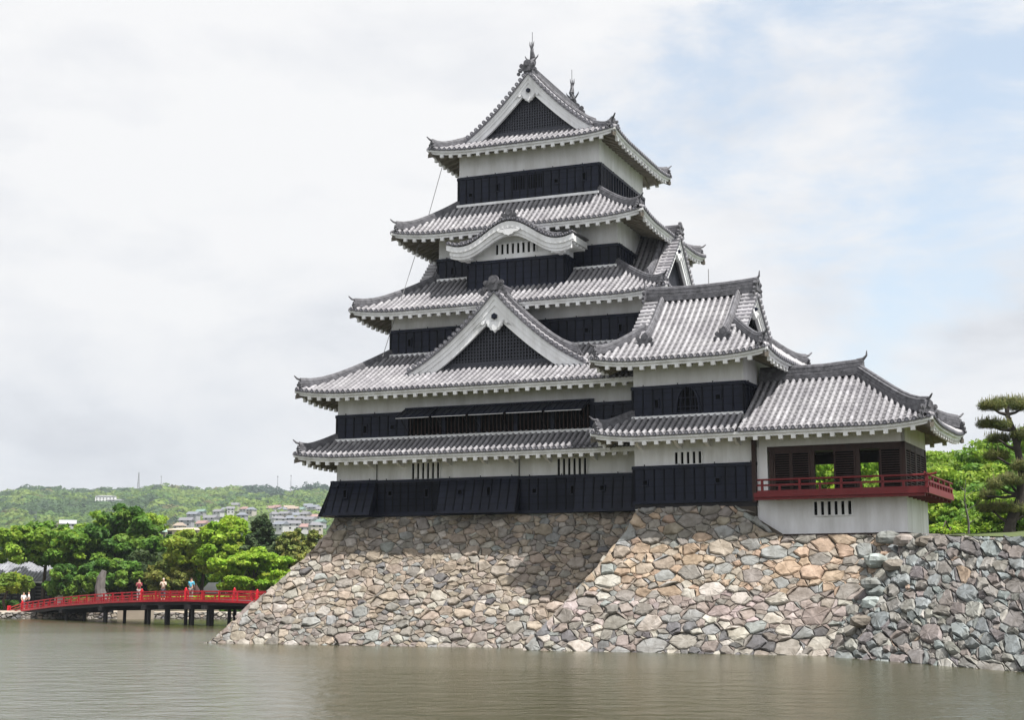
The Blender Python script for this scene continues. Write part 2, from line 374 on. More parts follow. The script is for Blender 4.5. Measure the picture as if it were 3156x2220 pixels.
def oni(parent, p, d, s=1.0, horn=False, name='ridge_end_tile'):
    """crest tile: arched plaque with side scrolls and a round end tile poking out"""
    d = Vector((d[0], d[1], 0)).normalized(); sv = Vector((d.y, -d.x, 0)); p = Vector(p); mb = MB()
    def plate(poly, t0, t1):
        a = [p + sv * (x * s) + Vector((0, 0, z * s)) + d * (t1 * s) for x, z in poly]; b = [p + sv * (x * s) + Vector((0, 0, z * s)) + d * (t0 * s) for x, z in poly]
        mb.grid([a, b], None, True); mb.face(a[::-1]); mb.face(b)
    circ = lambda cx, cz, r, n=10, a0=0: [(cx + r * math.cos(a0 + 2 * math.pi * k / n), cz + r * math.sin(a0 + 2 * math.pi * k / n)) for k in range(n)]
    plate([(-.24, -.15), (.24, -.15), (.27, .3), (.24, .5), (.12, .6), (-.12, .6), (-.24, .5), (-.27, .3)], -.08, .06)
    plate(circ(0, .32, .14), .06, .12)
    for sg in (-1, 1):
        plate(circ(sg * .40, .22, .15), -.06, .07); plate(circ(sg * .40, .22, .07), .07, .12)
        plate(circ(sg * .50, -.08, .14), -.06, .06); plate(circ(sg * .50, -.08, .06), .06, .11); plate(circ(sg * .27, .0, .13), -.06, .05); plate(circ(sg * .62, -.30, .11), -.06, .05)
    if horn:
        q = p + Vector((0, 0, .62 * s)); mb.tube([q - d * .25 * s, q + d * .12 * s, q + d * .30 * s + Vector((0, 0, .10 * s))], .075 * s, 8)
    return mb.build(name, 'ridge', parent)
def hip_ridge(parent, a, b, zfun, n=9, w=.13, h=.24, tip=.20, s=.44, end=True):
    """from eave corner a to inner point b (plan), zfun(x,y)-> roof height list"""
    pts = []
    for k in range(n + 1):
        t = k / n; x = a[0] + (b[0] - a[0]) * t; y = a[1] + (b[1] - a[1]) * t; pts.append((x, y, zfun(t)))
    r = ridge_mesh(pts, w, h, tip).build('ridge', 'ridge', parent)
    if end:
        dd = (a[0] - b[0], a[1] - b[1]); L = math.hypot(*dd); dd = (dd[0] / L, dd[1] / L)
        e = oni(parent, (pts[0][0] + dd[0] * .05, pts[0][1] + dd[1] * .05, pts[0][2] + .10), dd, s)
        mb = MB(); q = Vector(pts[0]) + Vector((0, 0, h + tip)); v = Vector((*dd, 0))
        mb.tube([q - v * .1, q + v * .16 + Vector((0, 0, .05)), q + v * .34 + Vector((0, 0, .2))], [.07, .055, .03], 7)
        mb.build('ridge_end_tile', 'ridge', parent)
    return r
def hips(parent, sk, inner, corners=(0, 1, 2, 3), start=.30, **kw):
    """inner: plan points where the four hips end (FL, FR, BR, BL)"""
    x0, x1, y0, y1 = sk.r; C = [(x0, y0), (x1, y0), (x1, y1), (x0, y1)]
    for i in corners:
        c, b = C[i], inner[i]; full = math.hypot(b[0] - c[0], b[1] - c[1]); t0 = start / full * 1.0
        a = (c[0] + (b[0] - c[0]) * t0, c[1] + (b[1] - c[1]) * t0)
        face = 0 if i in (0, 1) else 2
        dtot = abs(b[1] - c[1]); zz = sk.zf(face, kw.get('scale', {}).get(face, 1.0) if kw.get('scale') else 1.0)
        L = sk.faces[face][3]
        def zfun(t, c=c, b=b, t0=t0, dtot=dtot, zz=zz):
            tt = t0 + (1 - t0) * t; s_ = abs(b[0] - c[0]) * tt; return zz(min(s_, L / 2), dtot * tt) + .05
        hip_ridge(parent, a, b, zfun, **{k: v for k, v in kw.items() if k != 'scale'})

def gable(parent, G, S, crv, zbase, wall_n=-.55, tile_back=.55, board=.62, pend=1.0, foot=None, lattice=.17, base_h=.22, oni_s=.86, depth=None):
    """G: WF whose origin is the gable centre, u across, n outward. crv(|s|) = roof height. """
    g = MB(); n = 26; ss = [-S + 2 * S * k / n for k in range(n + 1)]
    th = lambda s: board * (1 + .35 * (1 - abs(s) / S) ** 3)
    for (o0, o1, z0, z1) in ((.50, 1.0, -.20, -.04), (.26, .56, -.16, .015), (.0, .30, -.10, .06)):
        for sg in (-1, 1):
            rows = []
            for k in range(n // 2 + 1):
                s = S * k / (n // 2); c = crv(s); a = c - .10 - th(s) * o0; b = c - .10 - th(s) * o1; q = sg * s
                rows.append([G.p(q, z1, a), G.p(q, z1, b), G.p(q, z0, b), G.p(q, z0, a)])
            g.grid(rows, None, True); g.face(rows[0][::-1]); g.face(rows[-1])
    go = g.build('bargeboard', 'plaster', parent)
    # verge: slab plus round tile ends
    v = MB()
    for sg in (-1, 1):
        rows = []
        for k in range(n // 2 + 1):
            s = S * k / (n // 2); c = crv(s); q = sg * s
            rows.append([G.p(q, .14, c + .0), G.p(q, .14, c - .10), G.p(q, -tile_back, c - .10), G.p(q, -tile_back, c + .0)])
        v.grid(rows, (.2, .2, .22), True)
        s = .22
        while s < S:
            c = crv(s) + .07; cc_ = tcol(.3, .45); A = [];B = []
            ds = (crv(s) - crv(min(S, s + .1))) / .1
            for a in range(8):
                x_ = .118 * math.cos(a * .7854); z_ = .118 * math.sin(a * .7854)
                A.append(G.p(sg * (s + x_), .20, c + z_)); B.append(G.p(sg * (s + x_), -tile_back, c + z_))
            v.grid([A, B], cc_, True); v.face(A, (.14, .14, .16))
            v.face([G.p(sg * (s + .045 * math.cos(a * .7854)), .21, c + .045 * math.sin(a * .7854)) for a in range(8)], (.3, .3, .33))
            s += .31 / math.sqrt(1 + ds * ds)
    v.build('verge_tiles', 'tile', parent)
    # wall behind with lattice
    wl = MB(); inner = lambda s: crv(abs(s)) - .10 - th(s) * .9
    Si = S
    while Si > .2 and inner(Si) < zbase: Si -= .02
    m = 24; xs = [-Si + 2 * Si * k / m for k in range(m + 1)]
    for k in range(m):
        a, b = xs[k], xs[k + 1]
        wl.face([G.p(a, wall_n, zbase - .3), G.p(b, wall_n, zbase - .3), G.p(b, wall_n, inner(b) + .3), G.p(a, wall_n, inner(a) + .3)])
    gw = wl.build('gable_wall', 'void', parent)
    lt = MB(); G.box(lt, -Si - .3, Si + .3, wall_n - .02, wall_n + .14, zbase - .2, zbase + base_h)
    if lattice:
        k = 0; s = 0
        while s < Si:
            for q in ({s, -s}):
                t = inner(q) + .2
                if t > zbase + base_h: G.box(lt, q - .034, q + .034, wall_n + .03, wall_n + .085, zbase + base_h, t)
            s += lattice
        z = zbase + base_h + lattice * .6
        while z < inner(0):
            s = 0
            while s < Si and inner(s) + .1 > z: s += .05
            if s > .1: G.box(lt, -s, s, wall_n + .01, wall_n + .06, z - .03, z + .03)
            z += lattice
    lt.build('lattice', 'greyframe', gw)
    # pendant
    if pend:
        c0 = crv(0) - .10 - th(0) * 1.0; pz = c0 - .28 * pend; P_ = MB()
        def lob(cx, cz, r, t0, t1, nn=12):
            a = [G.p(cx + r * math.cos(2 * math.pi * k / nn), t1, cz + r * math.sin(2 * math.pi * k / nn)) for k in range(nn)]
            b = [G.p(cx + r * math.cos(2 * math.pi * k / nn), t0, cz + r * math.sin(2 * math.pi * k / nn)) for k in range(nn)]
            P_.grid([a, b], None, True); P_.face(a); P_.face(b[::-1])
        f = pend
        pl = [(0, -.62), (.10, -.50), (.24, -.46), (.30, -.34), (.42, -.26), (.44, -.08), (.34, .04), (.62, -.02), (.80, -.16), (.96, -.30), (1.05, -.34), (.84, .02), (.46, .44), (0, .62)]
        pl = pl + [(-x, z) for x, z in pl[::-1][1:-1]]
        a = [G.p(x * f, -.02, pz + z * f) for x, z in pl]; b = [G.p(x * f, -.14, pz + z * f) for x, z in pl]
        cen = G.p(0, -.02, pz); nn = len(pl)
        for k in range(nn): P_.face([a[k], a[(k + 1) % nn], cen])
        P_.grid([a, b], None, True)
        for sg in (-1, 1): lob(sg * .2 * f, pz - .2 * f, .17 * f, -.02, .03); lob(sg * .34 * f, pz - .06 * f, .12 * f, -.02, .02); lob(sg * .66 * f, pz - .10 * f, .09 * f, -.02, .02)
        lob(0, pz - .38 * f, .14 * f, -.02, .035)
        pn = P_.build('gable_pendant', 'plaster', parent)
        b_ = MB(); rr = .17 * f; zc = pz + .22 * f
        for (r_, t0, t1) in ((rr, -.01, .07), (rr * .55, .07, .12)):
            a = [G.p(r_ * math.cos(k * 1.0472 + .52), t1, zc + r_ * math.sin(k * 1.0472 + .52)) for k in range(6)]; c = [G.p(r_ * math.cos(k * 1.0472 + .52), t0, zc + r_ * math.sin(k * 1.0472 + .52)) for k in range(6)]
            b_.grid([a, c], None, True); b_.face(a)
        b_.build('boss', 'black', pn)
    if oni_s: oni(parent, G.p(0, .12, crv(0) + .18), G.n, oni_s)
    return go
def descending(parent, G, sg, S0, S1, n_off, crv, s=.7, h=.3, w=.13, tip=.12):
    """ridge running down a slope parallel to the verge, with its end tile"""
    pts = [(*G.p(sg * (S1 + (S0 - S1) * k / 9), n_off, 0)[:2], crv(S1 + (S0 - S1) * k / 9) + .06) for k in range(10)]
    ridge_mesh(pts, w, h, tip).build('ridge', 'ridge', parent)
    d = (G.u[0] * sg, G.u[1] * sg); p = pts[0]
    oni(parent, (p[0] + d[0] * .05, p[1] + d[1] * .05, p[2] + .02), d, s)

# ================================================================== KEEP
YAW_K = R(22.257); YAW_T = R(26.0)
KO = (2.371, 81.84)
keep = thing('castle_keep', 'tall five-tiered black and white castle keep on the stone base', 'castle', (*KO, 0), -YAW_K)
W5, W4, W3, W1 = (4.13, 3.95), (5.21, 4.25), (7.18, 6.05), (8.85, 8.84)
def wallbox(name, w_, z0, z1, parent=keep):
    mb = MB(); mb.box(-w_[0], w_[0], -w_[1], w_[1], z0, z1); return mb.build(name, 'plaster', parent)
def rw(w_): return rect_walls(-w_[0], w_[0], -w_[1], w_[1])
def sk4(w_, ex, ey, ze, P, U=.26, Lc=3.2): return Skirt(-w_[0] - ex, w_[0] + ex, -w_[1] - ey, w_[1] + ey, ze, P, U, Lc)

# --- storey walls
s1 = wallbox('storey_wall', W1, 6.6, 9.9); s2 = wallbox('storey_wall', W1, 10.1, 13.2)
s3 = wallbox('storey_wall', W3, 14.9, 17.9); s4 = wallbox('storey_wall', W4, 19.3, 22.3); s5 = wallbox('storey_wall', W5, 23.5, 27.2)
F1, F3, F4, F5 = rw(W1), rw(W3), rw(W4), rw(W5)
u1 = lambda x: x + W1[0]
mb = MB(); mb.box(-8.9, 8.9, -8.9, 8.9, 6.36, 8.15); mb.build('sill_beam', 'black', s1)
# tier 1: projecting stone-drop sections at the corners and centre
siding_part([(F1[0], -.25, u1(-6.45), 6.42, 8.24, .85), (F1[0], u1(-6.42), u1(-2.86), 6.44, 8.21), (F1[0], u1(-2.84), u1(1.47), 6.42, 8.22, .62),
             (F1[0], u1(1.50), u1(4.4), 6.38, 8.2), (F1[0], u1(4.4), 2 * W1[0], 6.38, 8.2, .3), (F1[1], 0, 17.68, 6.4, 8.2, .5), (F1[2], 0, 17.7, 6.4, 8.2), (F1[3], 0, 14.9, 6.4, 8.2), (F1[3], 14.9, 17.9, 6.42, 8.24, .85)], s1)
for x, z, t, o in ((-8.02, 7.56, 1, .50), (-5.68, 7.55, 0, 0), (-3.61, 7.53, 1, 0), (-1.6, 7.5, 0, .3), (-.03, 7.5, 1, .3), (2.28, 7.48, 0, 0), (4.28, 7.49, 1, 0), (5.88, 7.52, 0, .2)):
    loophole(F1[0], u1(x), z, t, s1, o)
slit_window(F1[0], u1(-4.45), u1(-2.91), 8.24, 9.05, 6, s1); slit_window(F1[0], u1(3.5), u1(5.0), 8.22, 9.02, 6, s1)
def bracket(wf, x, z, parent):      # stepped bracket under the eave
    mb = MB(); A = [(-.02, z - .34), (.30, z - .30), (.62, z - .18), (.95, z), (-.02, z)]
    a = [wf.p(x, w_, q) for w_, q in A]; b = [wf.p(x + .16, w_, q) for w_, q in A]; mb.grid([a, b], None, True); mb.face(a); mb.face(b[::-1]); mb.build('bracket', 'plaster', parent)
for x in (-6.8, -5.1, -2.4, -.4, 1.1, 3.0, 5.4): bracket(F1[0], u1(x), 9.2, s1)
for x in (-6.47, 1.46): mb = MB(); mb.tube([F1[0].p(u1(x), .06, 8.25), F1[0].p(u1(x), .06, 9.1)], .025, 6); mb.build('cable', 'darkpost', s1)
# tier 2
siding_part([(F1[0], 0, u1(-4.86), 10.4, 11.70), (F1[0], u1(5.42), 17.7, 10.2, 11.70), (F1[1], 0, 17.68, 10.3, 11.7), (F1[2], 0, 17.7, 10.3, 11.7), (F1[3], 0, 17.68, 10.3, 11.7)], s2)
for x, z, t in ((-7.17, 10.92, 1), (-5.59, 10.97, 0), (6.4, 10.96, 0)): loophole(F1[0], u1(x), z, t, s2)
mb = MB(); F1[0].box(mb, u1(-4.84), u1(5.40), -.02, .012, 10.2, 11.66); op = mb.build('open_gallery_window', 'void', s2)
mb = MB(); F1[0].box(mb, u1(-4.86), u1(5.42), 0, .12, 11.66, 11.92); F1[0].box(mb, u1(-4.86), u1(5.42), 0, .12, 10.2, 10.42)
for x in (-4.86, -2.76, -.79, 1.20, 3.16, 5.24): F1[0].box(mb, u1(x), u1(x) + .18, 0, .115, 10.42, 11.66)
mb.build('window_frame', 'black', op)
mb = MB(); x = -4.6
while x < 5.2: F1[0].box(mb, u1(x), u1(x) + .05, .01, .05, 10.42, 11.66); x += .21
mb.build('window_bars', 'brown', op)
xs = [-4.9, -2.88, -.85, 1.18, 3.22, 5.28]
for k in range(5):     # five propped top-hung shutters
    mb = MB(); a, b = u1(xs[k]) + .06, u1(xs[k + 1]) - .10
    for (o0, o1) in ((0, 0),):
        A = [F1[0].p(a, .10, 11.83), F1[0].p(b, .10, 11.83), F1[0].p(b, 1.22, 11.30), F1[0].p(a, 1.22, 11.30)]
        mb.hexa([(p[0], p[1], p[2] - .05) for p in A] + A)
        n = 5
        for j in range(n + 1):
            q = a + (b - a) * j / n; B = [F1[0].p(q - .025, .1, 11.87), F1[0].p(q + .025, .1, 11.87), F1[0].p(q + .025, 1.22, 11.34), F1[0].p(q - .025, 1.22, 11.34)]
            mb.hexa([(p[0], p[1], p[2] - .05) for p in B] + B)
    sh = mb.build('awning_shutter', 'black', s2)
    mb = MB(); mb.hexa([F1[0].p(a, 1.25, 11.24), F1[0].p(b, 1.25, 11.24), F1[0].p(b, 1.21, 11.24), F1[0].p(a, 1.21, 11.24), F1[0].p(a, 1.25, 11.262), F1[0].p(b, 1.25, 11.262), F1[0].p(b, 1.21, 11.262), F1[0].p(a, 1.21, 11.262)])
    mb.build('edge_strip', 'plaster', sh)
    for q in (a + .2, b - .2): mb = MB(); mb.tube([F1[0].p(q, .12, 10.55), F1[0].p(q, 1.12, 11.3)], .02, 6); mb.build('prop', 'darkpost', sh)
# tier 3
u3 = lambda x: x + W3[0]
siding_part([(F3[0], 0, 14.36, 15.15, 16.57), (F3[1], 0, 12.1, 15.15, 16.57), (F3[2], 0, 14.36, 15.15, 16.57), (F3[3], 0, 12.1, 15.15, 16.57)], s3)
for x, z, t in ((-6.04, 15.87, 1), (4.09, 15.87, 0), (5.92, 15.86, 1)): loophole(F3[0], u3(x), z, t, s3)
# tier 4 and the bay
u4 = lambda x: x + W4[0]
siding_part([(F4[0], 0, 10.42, 19.4, 20.76), (F4[1], 0, 8.5, 19.4, 20.76), (F4[2], 0, 10.42, 19.4, 20.76), (F4[3], 0, 8.5, 19.4, 20.76)], s4)
loophole(F4[0], u4(-4.3), 20.05, 1, s4)
BW = WF((-2.75, -5.75), (1, 0), (0, -1)); BWr = WF((2.75, -5.75), (0, 1), (1, 0)); BWl = WF((-2.75, -4.2), (0, -1), (-1, 0))
mb = MB(); mb.box(-2.75, 2.75, -5.75, -4.2, 18.2, 20.62)
kz = lambda s: 20.78 + 1.16 * (.5 + .5 * math.cos(math.pi * min(abs(s), 2.75) / 2.75)) + .5 * max(0, abs(s) - 2.9) ** 1.6 * .6
n = 20; top = [(-2.75 + 5.5 * k / n) for k in range(n + 1)]
for k in range(n):
    a, b = top[k], top[k + 1]
    mb.face([(a, -5.748, 20.6), (b, -5.748, 20.6), (b, -5.748, kz(b) - .3), (a, -5.748, kz(a) - .3)])
bay = mb.build('bay_window', 'plaster', keep)
siding_part([(BW, 0, 5.5, 18.5, 20.06), (BWr, 0, 1.5, 18.5, 20.06), (BWl, 0, 1.5, 18.5, 20.06)], bay)
slit_window(BW, 2.75 - 1.12, 2.75 + 1.16, 20.36, 20.92, 8, bay, .02)
mb = MB(); BW.box(mb, 0, 5.5, .0, .06, 20.08, 20.34); mb.build('sill_band', 'plaster', bay)
# kara-hafu roof over the bay
FY, KW = -6.75, 3.62
mb = MB(); tiles(mb, (-KW, FY), (1, 0), (0, 1), 2 * KW, lambda u: 2.55, lambda u, d: kz(u - KW) + .06 + .03 * d, sp=.27)
kr = mb.build('undulating_gable_roof', 'tile', bay)
g = MB()
for (o0, o1, y0, y1) in ((.02, .30, FY - .02, FY + .16), (.24, .52, FY + .08, FY + .24), (.46, .66, FY + .16, FY + .34)):
    rows = []; lim = KW - .02 - (.0 if o0 < .1 else .16)
    for k in range(41):
        s = -lim + 2 * lim * k / 40; c = kz(s) - .02; ex = 1.0 + .15 * (1 - abs(s) / KW)
        rows.append([(s, y0, c - o0 * ex), (s, y0, c - o1 * ex), (s, y1, c - o1 * ex), (s, y1, c - o0 * ex)])
    g.grid(rows, None, True); g.face(rows[0][::-1]); g.face(rows[-1])
for sg in (-1, 1):
    g.box(*sorted((sg * (KW - .24), sg * (KW - .06))), FY + .3, -4.3, kz(KW) - .38, kz(KW) - .05)
    for y in (-6.2, -5.7, -5.2, -4.7): g.box(*sorted((sg * (KW - .85), sg * (KW - .14))), y, y + .17, kz(KW) - .52, kz(KW) - .37)
    g.box(*sorted((sg * 2.3, sg * 3.0)), -6.5, -6.1, 20.06, 20.28); g.box(*sorted((sg * 2.55, sg * 2.75)), -6.5, -5.7, 20.02, 20.2)
g.build('bargeboard', 'plaster', bay)
mb = MB(); rows = [[(s, FY + .3, kz(s) - .32), (s, -4.4, kz(s) - .32)] for s in [-KW + .2 + (2 * KW - .4) * k / 30 for k in range(31)]]; mb.grid(rows); mb.build('soffit', 'plaster', bay)
mb = MB(); KG = WF((0, FY - .02), (1, 0), (0, -1))
pl = [(0, -.34), (.12, -.26), (.3, -.24), (.42, -.10), (.7, -.06), (.86, .02), (.9, .14), (-.9, .14), (-.86, .02), (-.7, -.06), (-.42, -.10), (-.3, -.24), (-.12, -.26)]
a = [KG.p(x * .72, .03, 21.36 + z * .72) for x, z in pl]; b = [KG.p(x * .72, -.1, 21.36 + z * .72) for x, z in pl]; mb.grid([a, b], None, True); mb.face(a); mb.build('gable_pendant', 'plaster', bay)
pts = [(s, FY + .22, kz(s) + .10) for s in [-2.9 + 5.8 * k / 20 for k in range(21)]]; ridge_mesh(pts, .09, .12, 0, .07).build('ridge', 'ridge', bay)
ridge_mesh([(0, FY + .1, 22.08), (0, -6, 22.1), (0, -5, 22.1)], .14, .16, 0).build('ridge', 'ridge', bay)
oni(bay, (0, FY + .05, 22.08), (0, -1), .8)
# tier 5
u5 = lambda x: x + W5[0]
siding_part([(F5[0], 0, 8.26, 23.6, 25.39), (F5[1], 0, 7.9, 23.6, 25.39, 0, ), (F5[2], 0, 8.26, 23.6, 25.39), (F5[3], 0, 7.9, 23.6, 25.39)], s5)
for x, z, t in ((-3.38, 24.35, 0), (-1.78, 24.62, 1), (1.68, 24.62, 0), (3.29, 24.72, 1)): loophole(F5[0], u5(x), z, t, s5)
slit_window(F5[0], u5(-.98), u5(-.17), 24.36, 25.16, 6, s5, .05, 'black'); slit_window(F5[0], u5(.06), u5(.86), 24.36, 25.16, 6, s5, .05, 'black')
for k in range(5): slit_window(F5[1], 3.2 + k * .85, 3.85 + k * .85, 24.2, 25.1, 4, s5, .05, 'black')
mb = MB(); F5[1].box(mb, 0, 7.9, .1, .16, 24.0, 24.08)
for k in range(18): F5[1].box(mb, .1 + k * .45, .16 + k * .45, .1, .155, 24.0, 25.25)
mb.build('lattice', 'black', s5)

# --- roofs
def skirt_roof(w_out, ex, ey, ze, w_in, rise, name, U=.26, rr=.36):
    x0 = w_out[0] + ex; y0 = w_out[1] + ey; Ds = x0 - w_in[0]; Df = y0 - w_in[1]
    P = lambda d: rise * ((d / Df) * .80 + .20 * (d / Df) ** 2)
    sk = sk4(w_out, ex, ey, ze, P, U); mb = MB()
    D = [Df, Ds, Df, Ds]; Dc = [ey, ex, ey, ex]
    for i in range(4):
        O, Uv, Dn, L = sk.faces[i]; a, b = D[i], D[(i + 1) % 2]; scl = Df / a
        tiles(mb, O, Uv, Dn, L, lambda u, a=a, b=b, L=L: min(a, min(u, L - u) * a / b), sk.zf(i, scl))
    r = mb.build(name, 'tile', keep)
    eaves(sk, r, [ey + .05, ex + .05, ey + .05, ex + .05], rise=rr)
    inn = [(-w_in[0], -w_in[1]), (w_in[0], -w_in[1]), (w_in[0], w_in[1]), (-w_in[0], w_in[1])]
    hips(r, sk, inn)
    return r, sk, P
r1, k1, _ = skirt_roof(W1, 1.66, 1.66, 9.36, W1, 1.04, 'roof', .24)
r2, k2, P2 = skirt_roof(W1, 1.67, 1.67, 12.68, W3, 2.54, 'roof', .28)
r3, k3, P3 = skirt_roof(W3, 1.71, 1.71, 17.32, W4, 2.28, 'roof', .28)
r4, k4, P4 = skirt_roof(W4, 2.02, 1.95, 21.78, W5, 1.98, 'roof', .30)
# mortar strip where each skirt meets its wall
mb = MB()
for (w_, z) in ((W1, 10.42), (W3, 15.22), (W4, 19.60), (W5, 23.78)):
    for f, L in zip(rw(w_), (2 * w_[0], 2 * w_[1]) * 2): f.box(mb, -.05, L + .05, .10, .24, z - .12, z + .02)
mb.build('mortar_strip', 'plaster', keep)

# top roof (hip and gable, ridge front to back)
EX, EY = W5[0] + 1.35, W5[1] + 1.35
P5 = lambda d: .40 * d + .0752 * d * d
k5 = Skirt(-EX, EX, -EY, EY, 26.62, P5, .26, 3.0); GO, GI = 1.42, 1.95
mb = MB()
for i in range(4):
    O, Uv, Dn, L = k5.faces[i]
    if i % 2: dm = lambda u, L=L: EX if GO <= min(u, L - u) else min(u, L - u)
    else: dm = lambda u, L=L: min(GI, min(u, L - u))
    tiles(mb, O, Uv, Dn, L, dm, k5.zf(i))
r5 = mb.build('roof', 'tile', keep)
eaves(k5, r5, [1.4] * 4)
hips(r5, k5, [(-EX + GI, -EY + GI), (EX - GI, -EY + GI), (EX - GI, EY - GI), (-EX + GI, EY - GI)], s=.6)
crv5 = lambda s: 26.62 + P5(max(0, EX - abs(s)))
for sg in (-1, 1):
    G = WF((0, sg * (EY - GO)), (1 if sg < 0 else -1, 0), (0, sg))
    gb = MB(); gb.box(-.01, .01, sg * (EY - GO - .5), sg * (EY - GO - .5) + .01, 27.5, 27.52); gp = gb.build('gable', 'black', keep)
    gable(gp, G, EX - GO - .25, crv5, 26.62 + P5(GI) - .1, wall_n=-.5, pend=.80, board=.66, base_h=.3, lattice=.15)
    for s2_ in (-1, 1):
        descending(gp, G, s2_, .35, EX - 1.75, -.62, crv5, .6)
ridge_mesh([(0, -EY + GO - .08 + (2 * (EY - GO) + .16) * k / 8, 31.07) for k in range(9)], .2, .46).build('ridge', 'ridge', r5)
def shachi(y, sg):
    """ridge-end fish ornament: head down on the ridge, body curving up to a forked tail"""
    mb = MB(); b = 31.55
    pts = [(0, y - sg * .35, b + .10), (0, y - sg * .12, b + .16), (0, y + sg * .12, b + .32), (0, y + sg * .16, b + .62), (0, y + sg * .05, b + .92), (0, y - sg * .02, b + 1.18)]
    mb.tube(pts, [.14, .21, .22, .17, .11, .05], 8)
    for k in range(5):
        z = b + .35 + k * .18; q = .22 - k * .03; mb.tube([(0, y + sg * .2, z), (0, y + sg * (.2 + q), z + .16)], [.05, .01], 4)
    for x in (-1, 1):
        mb.tube([(0, y, b + 1.05), (x * .10, y, b + 1.3), (x * .13, y + sg * .05, b + 1.55)], [.06, .045, .01], 5)
        mb.tube([(x * .15, y - sg * .05, b + .35), (x * .36, y, b + .60), (x * .40, y, b + .72)], [.06, .04, .01], 5)
    mb.tube([(0, y, b + 1.1), (0, y, b + 1.5)], [.05, .01], 5)
    mb.tube([(0, y + sg * .1, b - .1), (0, y + sg * .1, b + 2.1)], .018, 5)
    return mb.build('fish_ornament', 'ridge', keep)
shachi(-3.35, 1); shachi(3.35, -1)

# big front gable standing on roof 2
crvA = lambda s: 13.70 + (.43 * (5.15 - abs(s)) + .0700 * (5.15 - abs(s)) ** 2 if abs(s) < 5.15 else (5.15 - abs(s)) * .55)
def dormer(G, S, crv, depth, zb, label=None, pend=1.0, lattice=.17, oni_s=1.02, board=.86, dn=-.85, wall_n=-.5, sdesc=.85):
    mb = MB()
    for sg in (-1, 1):
        # tile rows run down the slope; origin at the foot, front edge
        f = G.p(sg * (S + .25), -.1, 0); Uv = (-G.n[0], -G.n[1]); Dn = (-G.u[0] * sg, -G.u[1] * sg)
        tiles(mb, f[:2], Uv, Dn, depth, lambda u: S + .2, lambda u, d, S=S: crv(S + .25 - d), discs=False)
    gp = mb.build('gable_roof', 'tile', keep)
    gable(gp, G, S, crv, zb, wall_n=wall_n, pend=pend, board=board, lattice=lattice, oni_s=oni_s, tile_back=.5)
    z0 = crv(0)
    pts = [(*G.p(0, .05 - (depth + .1) * k / 5, 0)[:2], z0 + .05) for k in range(6)]
    ridge_mesh(pts, .17, .40).build('ridge', 'ridge', gp)
    for sg in (-1, 1): descending(gp, G, sg, .3, S * sdesc, dn, crv, .6, .34, .13, .22)
    return gp
dormer(WF((0, -8.62), (1, 0), (0, -1)), 5.0, crvA, 2.6, 13.98)
dormer(WF((0, 8.62), (-1, 0), (0, 1)), 5.0, crvA, 2.6, 13.98)
# side gables on roof 3
crvB = lambda s: 18.25 + (.72 * (4.0 - abs(s)) + .055 * (4.0 - abs(s)) ** 2 if abs(s) < 4 else (4 - abs(s)) * .7)
dormer(WF((7.35, 0), (0, 1), (1, 0)), 3.9, crvB, 2.2, 18.35, pend=.7, board=.6, oni_s=.85)
dormer(WF((-7.35, 0), (0, -1), (-1, 0)), 3.9, crvB, 2.2, 18.35, pend=.7, board=.6, oni_s=.85)

# ================================================================== CORNER TURRET
ct, st_ = math.cos(YAW_K), math.sin(YAW_K)
TO = (KO[0] + 8.25 * ct - 11.0 * st_, KO[1] - 8.25 * st_ - 11.0 * ct)
turret = thing('corner_turret', 'two-storey black and white turret joined to the right front of the keep', 'turret', (*TO, 0), -YAW_T)
TX0, TX1, TY1 = -.14, 5.2, 4.6
TW = rect_walls(TX0, TX1, 0, TY1); ut = lambda x: x - TX0
mb = MB(); mb.box(TX0, TX1, 0, TY1, 10.3, 13.75); tu = mb.build('storey_wall', 'plaster', turret)
mb = MB(); mb.box(TX0, 5.72, .02, TY1 - .01, 6.3, 10.1); tl = mb.build('storey_wall', 'plaster', turret)
siding_part([(TW[0], 0, 5.34, 10.56, 12.03), (TW[1], 0, 4.6, 10.56, 12.03), (TW[3], 0, 4.6, 10.56, 12.03)], tu)
LW = WF((TX0, .02), (1, 0), (0, -1))
siding_part([(LW, 0, 5.86, 6.56, 8.30), (TW[3], 0, 4.6, 6.56, 8.3)], tl)
mb = MB(); LW.box(mb, .0, 5.9, -.3, .02, 6.34, 6.57); mb.build('sill_beam', 'darkpost', tl)
loophole(TW[0], ut(1.04), 11.21, 1, tu); loophole(TW[0], ut(4.02), 11.36, 0, tu)
loophole(LW, .55, 7.55, 0, tl); loophole(LW, 4.05, 7.55, 0, tl)
slit_window(LW, ut(1.87), ut(3.15), 8.35, 8.90, 5, tl)
for x in (.3, 2.2, 3.6, 5.0): bracket(LW, x, 9.42, tl)
# bell-shaped window
kz_ = [(-.52, 10.72), (-.50, 11.1), (-.44, 11.42), (-.32, 11.68), (-.17, 11.84), (0, 11.94)]; kz_ = kz_ + [(-x, z) for x, z in kz_[::-1][1:]]
mb = MB(); c = ut(2.56); mb.face([TW[0].p(c + x, .075, z) for x, z in kz_]); kw = mb.build('bell_window', 'void', tu)
mb = MB()
for k in range(len(kz_) - 1):
    (x0, z0), (x1, z1) = kz_[k], kz_[k + 1]; f = 1.14
    A = [TW[0].p(c + x0, .06, z0), TW[0].p(c + x1, .06, z1), TW[0].p(c + x1 * f, .06, z1 + .06), TW[0].p(c + x0 * f, .06, z0 + .06)]
    Bq = [TW[0].p(c + x0, .14, z0), TW[0].p(c + x1, .14, z1), TW[0].p(c + x1 * f, .14, z1 + .06), TW[0].p(c + x0 * f, .14, z0 + .06)]
    mb.hexa(A + Bq)
